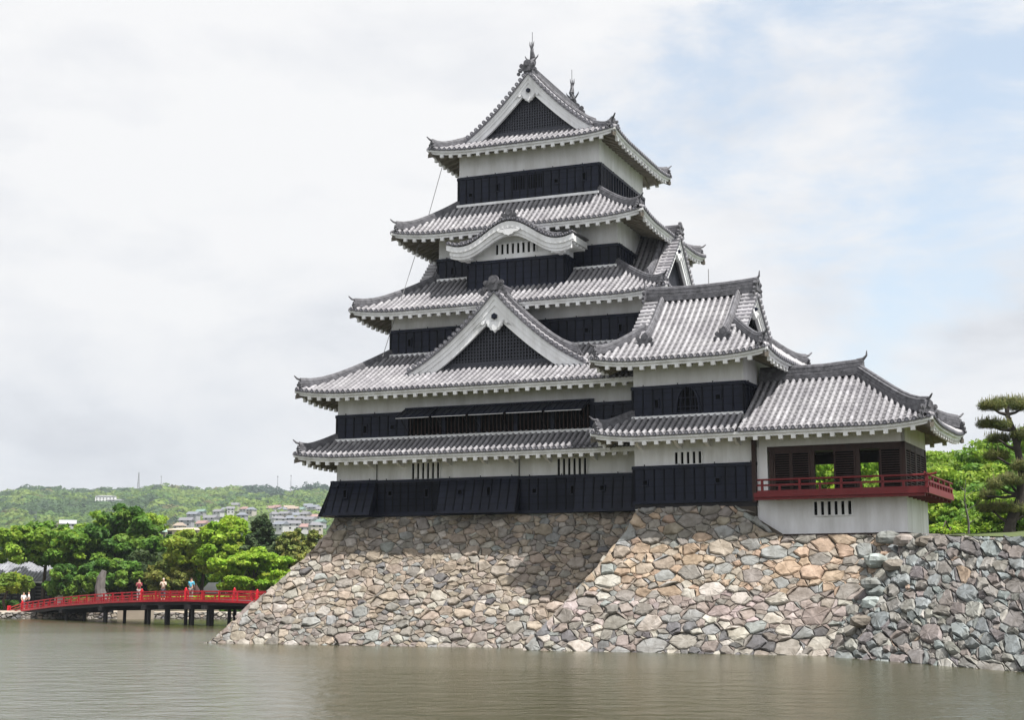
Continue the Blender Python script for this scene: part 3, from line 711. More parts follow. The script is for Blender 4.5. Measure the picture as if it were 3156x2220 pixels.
for x in (-.36, -.12, .12, .36): 
    zt = 11.9 - abs(x) ** 2 * 2.3; TW[0].box(mb, c + x - .02, c + x + .02, .07, .11, 10.72, zt)
for z in (10.80, 10.98, 11.40): TW[0].box(mb, c - .5, c + .5, .072, .105, z, z + .035)
TW[0].box(mb, c - .58, c + .58, .06, .15, 10.66, 10.74)
mb.build('window_frame', 'black', kw)
# upper roof: hip and gable, ridge left to right
t0, t1, t2, t3 = TX0 - 1.62, TX1 + 1.6, -1.5, TY1 + 1.5; TA = (t3 - t2) / 2
PT = lambda d: .74 * d + .048 * d * d
kt = Skirt(t0, t1, t2, t3, 13.06, PT, .26, 2.8); mb = MB(); go, gi = 1.62, 2.05
for i in range(4):
    O, Uv, Dn, L = kt.faces[i]
    if i % 2 == 0: dm = lambda u, L=L: TA if go <= min(u, L - u) else min(u, L - u)
    else: dm = lambda u, L=L: min(gi, min(u, L - u))
    tiles(mb, O, Uv, Dn, L, dm, kt.zf(i))
rt = mb.build('roof', 'tile', turret); eaves(kt, rt, [1.5, 1.6, 1.5, 1.6])
hips(rt, kt, [(t0 + gi, t2 + gi), (t1 - gi, t2 + gi), (t1 - gi, t3 - gi), (t0 + gi, t3 - gi)], s=.5)
ym = (t2 + t3) / 2; crvT = lambda s: 13.06 + PT(max(0, TA - abs(s)))
for sg, xx in ((1, t1 - go), (-1, t0 + go)):
    G = WF((xx, ym), (0, sg), (sg, 0)); gb = MB(); gb.box(xx - sg * .5, xx - sg * .49, ym - .01, ym + .01, 14.5, 14.52); gp = gb.build('gable', 'black', turret)
    gable(gp, G, TA - go - .1, crvT, 13.06 + PT(gi) - .1, wall_n=-.45, pend=.6, board=.5, lattice=0, oni_s=.9)
    for q in (-1, 1): descending(gp, G, q, .3, TA - 1.15, -.75, crvT, .72)
ridge_mesh([(t0 + go - .1 + (t1 - t0 - 2 * go + .2) * k / 8, ym, crvT(0) + .02 + .10 * abs(k / 4 - 1) ** 2) for k in range(9)], .19, .50).build('ridge', 'ridge', rt)
for xx, sg in ((t0 + go - .1, -1), (t1 - go + .1, 1)):
    mb = MB(); z = crvT(0) + .62; mb.tube([(xx - sg * .25, ym, z), (xx, ym, z + .04), (xx + sg * .12, ym, z + .16), (xx + sg * .14, ym, z + .42)], [.08, .075, .05, .02], 7); mb.build('ridge_end_tile', 'ridge', rt)
mb = MB(); mb.tube([(2.9, ym, crvT(0) + .4), (2.9, ym, crvT(0) + 1.35)], .02, 5); mb.build('lightning_rod', 'metal', rt)
# lower roof shared edge with the pavilion roof
PVX1, PY1 = 12.3, 4.8
q0, q1, q2, q3 = TX0 - 1.6, PVX1 + 1.5, -1.5, PY1 + 1.5; PA = (q3 - q2) / 2
PP = lambda d: .655 * d + .012 * d * d
kp = Skirt(q0, q1, q2, q3, 9.58, PP, .26, 2.8)
def roofpart(parent, which):
    mb = MB(); xs = 5.25
    for i in (0, 2):
        O, Uv, Dn, L = kp.faces[i]
        def X(u): return q0 + u if i == 0 else q1 - u
        def dm(u):
            x = X(u)
            if which == 't': return min(1.5, x - q0) if x < xs else 0
            return min(PA, q1 - x) if x >= xs else 0
        rng = ((0, xs - q0) if i == 0 else (L - (xs - q0), L)) if which == 't' else ((xs - q0, L) if i == 0 else (0, L - (xs - q0)))
        def zz(u, d, i=i): return kp.zf(i)(u, d)
        tiles(mb, O, Uv, Dn, L, dm, zz, rng)
    i = 3 if which == 't' else 1; O, Uv, Dn, L = kp.faces[i]
    tiles(mb, O, Uv, Dn, L, (lambda u: min(1.55, min(u, L - u))) if which == 't' else (lambda u: min(u, L - u)), kp.zf(i))
    return mb.build('roof', 'tile', parent)
rl = roofpart(turret, 't'); hips(rl, kp, [(TX0, 0)] * 4, corners=(0,), s=.5)
sL = 5.25 - q0
eaves(kp, rl, [1.5, 1.6, 1.5, 1.6], faces=(0, 2, 3), ur={0: (0, sL), 2: (q1 - q0 - sL, q1 - q0), 3: (0, q3 - q2)})
mb = MB(); TW[0].box(mb, -.05, 5.34, .10, .24, 10.5, 10.62); mb.build('mortar_strip', 'plaster', rl)

# ================================================================== MOON-VIEWING PAVILION
pav = thing('moon_viewing_pavilion', 'open pavilion with red railed balcony at the right end of the castle', 'pavilion', (*TO, 0), -YAW_T)
PX0 = 5.72
rp = roofpart(pav, 'p'); hips(rp, kp, [None, (q1 - PA, q2 + PA), (q1 - PA, q3 - PA), None], corners=(1, 2), s=.75, w=.17, h=.40)
eaves(kp, rp, [1.5, 1.5, 1.5, 1.5], faces=(0, 1, 2), ur={0: (sL, q1 - q0), 2: (0, q1 - q0 - sL)})
ymp = (q2 + q3) / 2; zr = 9.58 + PP(PA)
ridge_mesh([(5.3 + (q1 - PA + .25 - 5.3) * k / 8, ymp, zr + .02 + (.12 * max(0, k - 5) / 3)) for k in range(9)], .2, .50).build('ridge', 'ridge', rp)
mb = MB(); xx = q1 - PA + .25; z = zr + .68; mb.tube([(xx - .3, ymp, z), (xx, ymp, z + .05), (xx + .14, ymp, z + .2), (xx + .16, ymp, z + .42)], [.085, .08, .05, .02], 7); mb.build('ridge_end_tile', 'ridge', rp)
PW = rect_walls(PX0, PVX1, 0, PY1); up = lambda x: x - PX0
mb = MB()    # plaster band below the eave, as four wall strips
for f, L in zip(PW, (PVX1 - PX0, PY1) * 2): f.box(mb, 0, L, -.14, .0, 8.97, 9.95)
mb.build('upper_wall', 'plaster', pav)
mb = MB(); mb.box(PX0 + .1, PVX1 - .15, .15, PY1 - .15, 9.0, 9.06); mb.build('ceiling', 'brown', pav)
mb = MB(); mb.box(PX0, PVX1, .0, PY1, 5.07, 6.74); pl_ = mb.build('lower_wall', 'plaster', pav)
slit_window(PW[0], up(8.29), up(9.93), 5.87, 6.46, 6, pl_)
mb = MB(); mb.box(PX0 + .2, PVX1 - .05, -.03, PY1, 4.80, 5.07); mb.build('sill_beam', 'brown', pav)
mb = MB(); mb.box(PX0, PVX1 - .02, .02, PY1 - .02, 6.74, 6.92); mb.build('floor', 'brown', pav)
# posts, lintels, louvred shutters
for x in (6.30, 8.17, 10.17, 12.14):
    for y in (.0, PY1 - .18):
        if y > 1 and x in (8.17,): continue
        mb = MB(); mb.box(x, x + .18, y, y + .18, 6.9, 8.97); mb.build('post', 'brown', pav)
for y in (2.35,):
    mb = MB(); mb.box(12.12, 12.3, y, y + .18, 6.9, 8.97); mb.build('post', 'brown', pav)
mb = MB(); mb.box(PX0 + .1, PVX1, .01, .15, 8.72, 8.97); mb.box(PX0 + .1, PVX1, PY1 - .15, PY1 - .01, 8.50, 8.97); mb.box(PVX1 - .15, PVX1 - .01, 0, PY1, 8.72, 8.97); mb.build('lintel', 'brown', pav)
mb = MB(); PW[0].box(mb, .0, .50, -.1, .0, 6.9, 8.97); mb.build('upper_wall', 'plaster', pav)
mb = MB(); PW[0].box(mb, -.16, .02, -.1, .22, 6.5, 9.3); mb.build('corner_board', 'brown', pav)
def shutter(wf, u0, u1, name='louvred_shutter', w0=-.09):
    mb = MB()
    wf.box(mb, u0, u0 + .07, w0, w0 + .08, 6.92, 8.72); wf.box(mb, u1 - .07, u1, w0, w0 + .08, 6.92, 8.72); wf.box(mb, u0, u1, w0, w0 + .085, 6.92, 7.0); wf.box(mb, u0, u1, w0, w0 + .085, 8.64, 8.72)
    z = 7.06
    while z < 8.6: wf.box(mb, u0 + .07, u1 - .07, w0 + .03, w0 + .065, z, z + .035); z += .105
    o = mb.build(name, 'brown', pav); mb = MB(); wf.box(mb, u0 + .02, u1 - .02, w0 - .01, w0 + .03, 6.94, 8.70); mb.build('shutter_backing', 'void', o); return o
for a, b in ((6.50, 7.28), (7.29, 8.15), (9.20, 10.15), (11.20, 12.13)): shutter(PW[0], up(a), up(b))
for a, b in ((5.8, 6.7), (11.3, 12.1)): shutter(PW[2], PVX1 - b, PVX1 - a)
for a, b in ((.25, 1.2), (1.25, 2.3), (2.6, 3.5), (3.55, 4.55)): shutter(PW[1], a, b)
# balcony deck and rail (front and right)
BX1 = 13.35
mb = MB(); mb.box(PX0 + .15, BX1, -1.0, 0, 6.74, 6.84); mb.box(PVX1, BX1, 0, 5.2, 6.74, 6.84)
mb.box(PX0 + .15, BX1 + .02, -1.06, -.94, 6.66, 6.86); mb.box(BX1 - .06, BX1 + .06, -.94, 5.2, 6.66, 6.86); mb.box(PX0 + .15, BX1 - .1, -.98, -.8, 6.54, 6.67)
x = 6.6
while x < 12.5: mb.box(x, x + .14, -.95, 0.02, 6.58, 6.74); x += 1.25
y = -.6
while y < 5.2: mb.box(12.28, 13.28, y, y + .12, 6.56, 6.74); y += .95
bal = mb.build('balcony', 'red', pav)
mb = MB(); zt = 7.42
def rail(p, q, r, h0, sag=0): mb.tube([(*p, h0), (*q, h0)], r, 8)
mb.box(PX0 + .3, BX1 + .14, -1.045, -.965, 7.14, 7.22); mb.box(BX1 - .04, BX1 + .04, -1.14, 5.2, 7.141, 7.221)
mb.box(PX0 + .3, BX1 + .1, -1.05, -.96, 6.86, 6.95); mb.box(BX1 - .045, BX1 + .045, -1.1, 5.2, 6.861, 6.951)
mb.tube([(PX0 + .3, -1.0, zt), (BX1, -1.0, zt), (BX1 + .28, -1.0, zt + .02), (BX1 + .42, -1.0, zt + .07)], .045, 8)
mb.tube([(BX1, 5.2, zt + .005), (BX1, -1.0, zt + .005), (BX1, -1.26, zt + .02), (BX1, -1.4, zt + .07)], .045, 8)
rl_ = mb.build('handrail', 'red', bal)
for k, x in enumerate((6.25, 7.04, 7.93, 8.82, 9.75, 10.61, 11.52, 12.39)):
    mb = MB(); mb.box(x - .05, x + .05, -1.045, -.955, 6.95, 7.40 if k % 2 == 0 else 7.14); mb.build('baluster', 'red', bal)
for k in range(9):
    y = -.3 + .66 * k; mb = MB(); mb.box(BX1 - .045, BX1 + .045, y - .05, y + .05, 6.95, 7.40 if k % 2 else 7.14); mb.build('baluster', 'red', bal)
mb = MB(); mb.box(BX1 - .065, BX1 + .065, -1.065, -.935, 6.86, 7.5); mb.build('baluster', 'red', bal)

# ================================================================== STONE WALLS
def fbat(t): return 1.12 * t - .12 * t ** 5
def make_seeds(inside, u0, u1, v0, v1, classes, rs, an=1.5, frac=.68):
    pts = []; cell = 1.3; grid_ = {}
    for (r, tries) in classes:
        for _ in range(tries):
            u = rs.uniform(u0, u1); v = rs.uniform(v0, v1)
            if not inside(u, v): continue
            gx, gy = int(u / an // cell), int(v // cell); ok = True
            for i in range(gx - 1, gx + 2):
                for j in range(gy - 1, gy + 2):
                    for (a, b, q) in grid_.get((i, j), ()):
                        if ((a - u) / an) ** 2 + (b - v) ** 2 < ((r + q) * frac) ** 2: ok = False; break
                    if not ok: break
                if not ok: break
            if ok:
                rr = r * rs.uniform(.88, 1.12); pts.append((u, v, rr)); grid_.setdefault((gx, gy), []).append((u, v, rr))
    return pts
def area_(q): return abs(sum(q[k][0] * q[(k + 1) % len(q)][1] - q[(k + 1) % len(q)][0] * q[k][1] for k in range(len(q)))) / 2
def halve(q, px, py, nx, ny):
    A, B = [], []
    for k in range(len(q)):
        a, b = q[k], q[(k + 1) % len(q)]; sa = (a[0] - px) * nx + (a[1] - py) * ny; sb = (b[0] - px) * nx + (b[1] - py) * ny
        (A if sa <= 0 else B).append(a)
        if sa * sb < 0: t = sa / (sa - sb); m = (a[0] + (b[0] - a[0]) * t, a[1] + (b[1] - a[1]) * t); A.append(m); B.append(m)
    return A, B
def chop(poly, rs):
    """knock one or two corners off a big stone; the wedges become chinking stones"""
    out_ = []; q = poly
    for _ in range(rs.choice((0, 1, 1, 2, 2))):
        if len(q) < 3: break
        ar = area_(q)
        if ar < .10: break
        cx = sum(p[0] for p in q) / len(q); cy = sum(p[1] for p in q) / len(q)
        far = rs.choice(q); dx, dy = far[0] - cx, far[1] - cy; L = math.hypot(dx, dy) or 1; f = rs.uniform(.48, .74)
        a = math.atan2(dy, dx) + rs.uniform(-.35, .35); A, B = halve(q, cx + dx * f, cy + dy * f, math.cos(a), math.sin(a))
        if len(A) > 2 and len(B) > 2 and area_(A) > .5 * ar:
            q = A
            if area_(B) > .006: out_.append(B)
    return [q] + out_
def emit(mb, poly, surf, colf, rs, gap, bulge, tiltk, rnd_):
    q = [poly[0]]
    for p in poly[1:]:
        if math.hypot(p[0] - q[-1][0], p[1] - q[-1][1]) > .04: q.append(p)
    if len(q) > 3 and math.hypot(q[0][0] - q[-1][0], q[0][1] - q[-1][1]) < .04: q.pop()
    if len(q) < 3: return
    area = area_(q)
    if area < .004: return
    cx = sum(p[0] for p in q) / len(q); cy = sum(p[1] for p in q) / len(q); c = []
    for k in range(len(q)):
        p, s = q[k], q[(k + 1) % len(q)]; f = .02 + .08 * rs.random() ** 2 * rnd_; D = math.hypot(p[0] - s[0], p[1] - s[1]); nx, ny = s[1] - p[1], p[0] - s[0]
        c.append((p[0] + (s[0] - p[0]) * f, p[1] + (s[1] - p[1]) * f))
        m = 2 if D > .55 else (1 if D > .28 else 0)
        for w_ in range(m): e = (w_ + 1) / (m + 1) + rs.uniform(-.1, .1); o = rs.uniform(-.06, .03); c.append((p[0] + (s[0] - p[0]) * e - nx * o * -1, p[1] + (s[1] - p[1]) * e - ny * o * -1))
        c.append((s[0] - (s[0] - p[0]) * f, s[1] - (s[1] - p[1]) * f))
    size = math.sqrt(area); tu, tv = rs.gauss(0, tiltk), rs.gauss(0, tiltk); hb = bulge * (.5 + rs.random()) * min(1.3, size / .4); lift = rs.uniform(-.035, .05) * min(1, size / .3)
    def ring(shr, h, jit=0):
        o = []
        for (a, b) in c:
            dx, dy = a - cx, b - cy; L = math.hypot(dx, dy) or 1; k_ = max(.05, 1 - shr / L); x, y = cx + dx * k_, cy + dy * k_
            o.append(surf(x, y, h + lift + tu * dx * k_ + tv * dy * k_ + rs.uniform(-jit, jit)))
        return o
    gp = gap * rs.uniform(.5, 1.9); sc_ = min(1, size / .5)
    rows = [ring(gp * .6, -.11), ring(gp, -.02 * sc_), ring(gp + .022 * sc_, hb * .55, .008), ring(gp + .07 * sc_, hb, .016)]
    col = colf(cx, cy, size, rs); mb.grid(rows, col, True)
    # broken face: ridge line across the top
    last = rows[-1]; n = len(last); a, b = rs.randrange(n), 0; b = (a + n // 2) % n
    r2 = rs.uniform(.15, .5); cen = surf(cx + (rs.random() - .5) * size * .4, cy + (rs.random() - .5) * size * .3, hb + lift + rs.uniform(-.012, .035) * sc_)
    for k in range(n): mb.face([last[k], last[(k + 1) % n], cen], col)
def stone_mesh(seeds, clampf, surf, colf, rs, an=1.5, gap=.022, bulge=.07, tiltk=.10, rnd_=1):
    """power-diagram stones over a surface surf(u, v, h) -> point; each one a chamfered, tilted block"""
    mb = MB(); g = {}
    for i, (u, v, r) in enumerate(seeds): g.setdefault((int(u / an // 1.2), int(v // 1.2)), []).append(i)
    for i, (u, v, r) in enumerate(seeds):
        u_ = u / an; gx, gy = int(u_ // 1.2), int(v // 1.2)
        nb = [j for a in range(gx - 1, gx + 2) for b in range(gy - 1, gy + 2) for j in g.get((a, b), ()) if j != i]
        nb.sort(key=lambda j: (seeds[j][0] / an - u_) ** 2 + (seeds[j][1] - v) ** 2)
        e = 1.1 * r + .35; poly = [(u_ - e, v - e), (u_ + e, v - e), (u_ + e, v + e), (u_ - e, v + e)]
        for j in nb[:22]:
            a, b = seeds[j][0] / an, seeds[j][1]; dx, dy = a - u_, b - v; D = math.hypot(dx, dy)
            if D > 2.2 * e + .6 or D < 1e-6: continue
            t = .5 + .45 * (r * r - seeds[j][2] ** 2) / (2 * D * D); t = min(max(t, .15), .85)
            mx_, my_ = u_ + dx * t, v + dy * t; newp = []
            for k in range(len(poly)):
                p, q = poly[k], poly[(k + 1) % len(poly)]
                sp_ = (p[0] - mx_) * dx + (p[1] - my_) * dy; sq_ = (q[0] - mx_) * dx + (q[1] - my_) * dy
                if sp_ <= 0: newp.append(p)
                if sp_ * sq_ < 0: s = sp_ / (sp_ - sq_); newp.append((p[0] + (q[0] - p[0]) * s, p[1] + (q[1] - p[1]) * s))
            poly = newp
            if len(poly) < 3: break
        if len(poly) < 3: continue
        poly = [clampf(p[0] * an, p[1]) for p in poly]
        for piece in chop(poly, rs): emit(mb, piece, surf, colf, rs, gap, bulge, tiltk, rnd_)
    return mb
def pick(pal, rs, var=.14):
    t = sum(w_ for w_, _ in pal); x = rs.random() * t
    for w_, c in pal:
        x -= w_
        if x <= 0: break
    k = rs.uniform(1 - var, 1 + var); g_ = sum(c) / 3; k *= 1.20; return tuple((g_ + (v - g_) * .66) * k * rs.uniform(.975, 1.025) for v in c)
TAN, GREY, PINK, PALE, BLUE, ORNG, DARK = (.275, .218, .158), (.205, .184, .158), (.225, .178, .152), (.33, .30, .25), (.215, .225, .215), (.345, .235, .145), (.12, .115, .12)

# --- base under the keep (local frame of the keep)
base = thing('stone_base', 'sloping tan dry-stone base under the keep, left corner running down into the moat', 'stone wall', (*KO, 0), -YAW_K)
HB, VB = 6.36, 7.6
kb = lambda v: min(max(v / VB, -.12), 1.0)
def sbk(t, S): return S * (1 - fbat(t)) if t >= 0 else S * (1 - 1.12 * t)
def s_front(u, v, h): t = kb(v); return (u, -8.72 - sbk(t, 4.25) - h * .83, t * HB + h * .55)
xl = lambda v: -8.80 - sbk(kb(v), 4.9)
def colA(u, v, size, rs):
    if v < 1.6: return pick([(3, GREY), (2, PINK), (2, TAN), (1, PALE), (1.0, BLUE)], rs)
    if v > 5.6: return pick([(3, TAN), (2.5, GREY), (.7, BLUE), (1, PALE)], rs)
    return pick([(5, TAN), (1.5, GREY), (1.6, (.30, .245, .195)), (1, PALE), (.35, BLUE), (.5, DARK)], rs, .18)
CLS = [(.44, 90), (.33, 500), (.24, 2200), (.16, 5000), (.095, 8000)]
rs = random.Random(3)
ins = lambda u, v: u > xl(v) + .12 and u < 9.5
seeds = make_seeds(ins, -14.5, 9.6, -.7, VB, CLS, rs)
cl = lambda u, v: (max(u, xl(min(v, VB))), min(v, VB))
stone_mesh(seeds, cl, s_front, colA, rs, gap=.005, bulge=.05, tiltk=.12).build('stone_face', 'stone', base)
def s_left(u, v, h): t = kb(v); return (-8.80 - sbk(t, 4.9) - h * .8, u, t * HB + h * .55)
yb = lambda v: -8.72 - sbk(kb(v), 4.25)
seeds = make_seeds(lambda u, v: u > yb(v) + .12, -13.5, 30, -.7, VB, [(.6, 260), (.45, 900), (.3, 2400), (.18, 2500)], rs)
stone_mesh(seeds, lambda u, v: (max(u, yb(min(v, VB))), min(v, VB)), s_left, colA, rs).build('stone_face', 'stone', base)
# backing soil surfaces just behind the stones
def backing(surfs, parent):
    mb = MB()
    for (sf, u0f, u1f, v1) in surfs:
        rows = []
        for k in range(13):
            v = -.8 + (v1 + .8) * k / 12; a, b = u0f(v), u1f(v); rows.append([sf(a + (b - a) * j / 6, v, -.10) for j in range(7)])
        mb.grid(rows)
    mb.build('joint_fill', 'joint', parent)
backing([(s_front, xl, lambda v: 9.6, VB), (s_left, yb, lambda v: 30, VB)], base)
mb = MB(); mb.box(-8.7, 9.4, -8.7, 28, 5.6, 6.34); mb.build('rubble_top', 'joint', base)

# --- base under turret and pavilion (turret frame)
tb = thing('stone_base', 'sloping base of large fitted orange and grey stones below the corner turret and pavilion', 'stone wall', (*TO, 0), -YAW_T)
xlT = lambda v: .10 - sbk(kb(v), 3.95)
def vtop(u): return VB if u < 5.55 else (VB - (u - 5.55) * 2.25 if u < 6.3 else 5.92)
def s_tf(u, v, h): t = kb(v); return (u, -.20 - sbk(t, 4.3) - h * .83, t * HB + h * .55)
def colT(u, v, size, rs):
    if v < 1.3: return pick([(2, PALE), (2, GREY), (1.5, DARK), (1.5, PINK), (1, BLUE)], rs)
    if v < 3.0: return pick([(3, PINK), (2, (.30, .24, .22)), (1.2, PALE), (1, GREY), (.7, BLUE)], rs)
    if v < 5.6: return pick([(3.0, ORNG), (2.4, TAN), (1.0, PALE), (.9, BLUE), (.8, GREY)], rs)
    return pick([(3, GREY), (1.5, TAN), (1.2, BLUE), (.6, ORNG)], rs)
seeds = make_seeds(lambda u, v: u > xlT(v) + .15 and v < vtop(u) - .12, -4.6, 14, -.7, VB, [(.56, 60), (.42, 420), (.30, 1600), (.20, 3400), (.115, 5000)], rs)
stone_mesh(seeds, lambda u, v: (max(u, xlT(min(v, VB))), min(v, vtop(u))), s_tf, colT, rs, gap=.005, bulge=.05, tiltk=.09).build('stone_face', 'stone', tb)
def s_tl(u, v, h): t = kb(v); return (.10 - sbk(t, 3.95) - h * .8, u, t * HB + h * .55)
ybT = lambda v: -.20 - sbk(kb(v), 4.3)
seeds = make_seeds(lambda u, v: u > ybT(v) + .12 and u < 5, -5, 5, -.7, VB, [(.6, 100), (.45, 300), (.3, 900), (.18, 900)], rs)
stone_mesh(seeds, lambda u, v: (max(u, ybT(min(v, VB))), min(v, VB)), s_tl, colT, rs).build('stone_face', 'stone', tb)
backing([(lambda u, v, h: s_tf(u, min(v, vtop(u)), h), xlT, lambda v: 14.5, VB), (s_tl, ybT, lambda v: 5, VB)], tb)
mb = MB(); mb.box(.2, 5.7, -.15, 5, 5.6, 6.33); mb.box(5.6, 14, -.85, 8, 4.2, 4.88); mb.build('rubble_top', 'joint', tb)

# --- rough wall turning toward the camera on the right (world frame)
rwl = thing('rubble_wall', 'rough wall of darker rounded boulders at the right edge, coming toward the camera', 'stone wall')
RB0, RB1 = Vector((12.75, 59.4, 0)), Vector((16.42, 48.42, 0)); RT0, RT1 = Vector((15.9, 64.4, 5.02)), Vector((18.8, 55.0, 4.5))
LR = (RB1 - RB0).length; VR = 7.0
nr_ = (RB1 - RB0).cross(RT0 - RB0).normalized()
if nr_.x > 0: nr_ = -nr_
def s_r(u, v, h):
    a = u / LR; t = v / VR; b = RB0 + (RB1 - RB0) * a; c = RT0 + (RT1 - RT0) * a; p = b + (c - b) * t + nr_ * h; return (p.x, p.y, p.z)
def colR(u, v, size, rs): return pick([(3, (.185, .178, .158)), (1.8, (.19, .16, .145)), (3, (.165, .19, .192)), (.8, (.27, .26, .23)), (.10, (.26, .18, .12)), (1.3, (.13, .12, .12))], rs, .2)
seeds = make_seeds(lambda u, v: -.2 < u < 24, -.4, 24, -.7, VR, [(.62, 120), (.48, 500), (.35, 1800), (.23, 3500), (.13, 5000)], rs, 1.5)
stone_mesh(seeds, lambda u, v: (max(u, -.35), min(v, VR)), s_r, colR, rs, 1.5, gap=.012, bulge=.09, tiltk=.08).build('stone_face', 'stone', rwl)
mb = MB(); mb.grid([[s_r(u, v, -.1) for u in (-.3, 6, 12, 24)] for v in (-.8, 2, 4, 7)]); mb.build('joint_fill', 'joint', rwl)
# big pale cap boulders at its head
def boulder(p, sx, sy, sz, rz, col, seed):
    r_ = random.Random(seed); mb = MB(); rows = []
    for i in range(7):
        th_ = math.pi * i / 6; row = []
        for j in range(10):
            ph = 2 * math.pi * j / 10; k = 1 + r_.uniform(-.14, .14); x, y, z = math.sin(th_) * math.cos(ph), math.sin(th_) * math.sin(ph), math.cos(th_)
            f = .82 / max(abs(x), abs(y), abs(z)) ** .55; x, y, z = x * f * k * sx, y * f * k * sy, z * f * k * sz
            row.append((p[0] + x * math.cos(rz) - y * math.sin(rz), p[1] + x * math.sin(rz) + y * math.cos(rz), p[2] + z))
        rows.append(row)
    mb.grid(rows, col, True); return mb
bm_ = MB()
for (sx, sy, d, a, b, c, rz, col, sd_) in ((2735, 1648, 63.6, .62, .5, .34, .1, BLUE, 1), (2790, 1655, 62.6, .5, .5, .3, .3, (.27, .24, .22), 2), (2860, 1660, 61.5, .62, .5, .3, .2, GREY, 3), (2700, 1718, 62.9, .55, .5, .34, .2, (.33, .37, .36), 4), (2685, 1790, 62.0, .5, .45, .32, .1, BLUE, 5), (2760, 1735, 61.8, .6, .5, .34, -.2, GREY, 6), (2690, 1850, 61.2, .6, .5, .34, .5, (.33, .37, .36), 7), (2650, 1905, 60.2, .5, .45, .3, .3, GREY, 8)):
    d -= 1.1; q = boulder((PX(sx, d, PZ(sy, d)), d, PZ(sy, d) - .15), a, b, c, rz, col, sd_); o = len(bm_.v); bm_.v += q.v; bm_.f += [tuple(i + o for i in f) for f in q.f]; bm_.c += q.c
bm_.build('corner_boulder', 'stone', rwl)

# ================================================================== WATER, GROUND
wm_ = bpy.data.materials.new('moat_water'); wm_.use_nodes = True; t = wm_.node_tree; b = t.nodes['Principled BSDF']
b.inputs['Base Color'].default_value = (.043, .043, .016, 1); b.inputs['Roughness'].default_value = .17; b.inputs['IOR'].default_value = 1.68
c = t.nodes.new('ShaderNodeTexCoord')
def wn(scale, st, det):
    m = t.nodes.new('ShaderNodeMapping'); m.inputs['Scale'].default_value = st; t.links.new(c.outputs['Object'], m.inputs[0])
    n = t.nodes.new('ShaderNodeTexNoise'); n.inputs['Scale'].default_value = scale; n.inputs['Detail'].default_value = det; n.inputs['Roughness'].default_value = .55; t.links.new(m.outputs[0], n.inputs['Vector']); return n.outputs['Fac']
a1 = wn(3.4, (1.1, 1.0, 1), 4); a2 = wn(1.0, (.8, 1.0, 1), 3)
ad = t.nodes.new('ShaderNodeMath'); ad.operation = 'MULTIPLY_ADD'; ad.inputs[1].default_value = 3.6; t.links.new(a2, ad.inputs[0]); t.links.new(a1, ad.inputs[2])
# wind patches: calmer and rougher water
wp = wn(.05, (.5, 1.6, 1), 2); wr = t.nodes.new('ShaderNodeMapRange'); wr.inputs['From Min'].default_value = .35; wr.inputs['From Max'].default_value = .65; wr.inputs['To Min'].default_value = .09; wr.inputs['To Max'].default_value = .24; t.links.new(wp, wr.inputs['Value'])
bp = t.nodes.new('ShaderNodeBump'); bp.inputs['Distance'].default_value = .22; t.links.new(wr.outputs[0], bp.inputs['Strength']); t.links.new(ad.outputs[0], bp.inputs['Height']); t.links.new(bp.outputs[0], b.inputs['Normal'])
M['water'] = wm_
mb = MB(); mb.grid([[(-160, -25, 0), (120, -25, 0)], [(-160, 143, 0), (120, 143, 0)]])
tag(mb.build('water', 'water'), kind='structure')

M['grass'] = mat('grass', (.075, .098, .034), .9, .35, .35, .3, 3)
M['earth'] = mat('pale_gravel_path', (.36, .31, .25), .95, .2, .5)
M['hill'] = mat('hill_undergrowth', (.05, .085, .03), .95, .4, .01)
# far ground beyond the moat, one sheet out to the hills
mb = MB(); mb.grid([[(x, y, z) for x in (-1450, -300, -90, 0, 90, 300, 2400)] for y, z in ((142, -.4), (142.6, .55), (155, .8), (260, 1.5), (500, 3), (900, 4), (2700, 6))])
tag(mb.build('ground', 'grass'), kind='structure')
mb = MB(); mb.grid([[(x, y, z) for x in (-110, -60, -30, 10)] for y, z in ((142.7, .57), (150.5, .72))]); tag(mb.build('path', 'earth'), kind='structure')
# castle island lawn (right), rising slightly
mb = MB()
isl = [[(15.6, 66.0, 4.86), (17.6, 60.6, 4.84), (20.2, 54.5, 4.52), (26, 42, 4.3)], [(18.5, 67, 4.95), (20.5, 61, 5.0), (23, 56, 4.9), (30, 44, 4.7)], [(24, 70, 5.2), (26, 64, 5.3), (29, 58, 5.4), (38, 46, 5.4)], [(60, 90, 5.0), (70, 80, 5.4), (80, 70, 5.6), (90, 60, 5.6)]]
mb.grid(isl); mb.grid([[(9, 69, 4.86), (15.6, 66, 4.86), (24, 70, 5.2), (60, 90, 5.0)], [(12, 76, 5.0), (20, 76, 5.1), (30, 80, 5.2), (60, 100, 5)], [(10, 120, 4.9), (25, 120, 5), (45, 120, 5), (70, 120, 5)]])
tag(mb.build('lawn', 'grass', smooth=True), kind='structure')
mb = MB(); pv = [(9, 69), (12, 76), (10, 120), (4, 134), (-6, 132), (-6, 118), (2, 100), (4, 80)]; mb.face([(x, y, 4.8) for x, y in pv]); tag(mb.build('courtyard_ground', 'earth'), kind='structure')

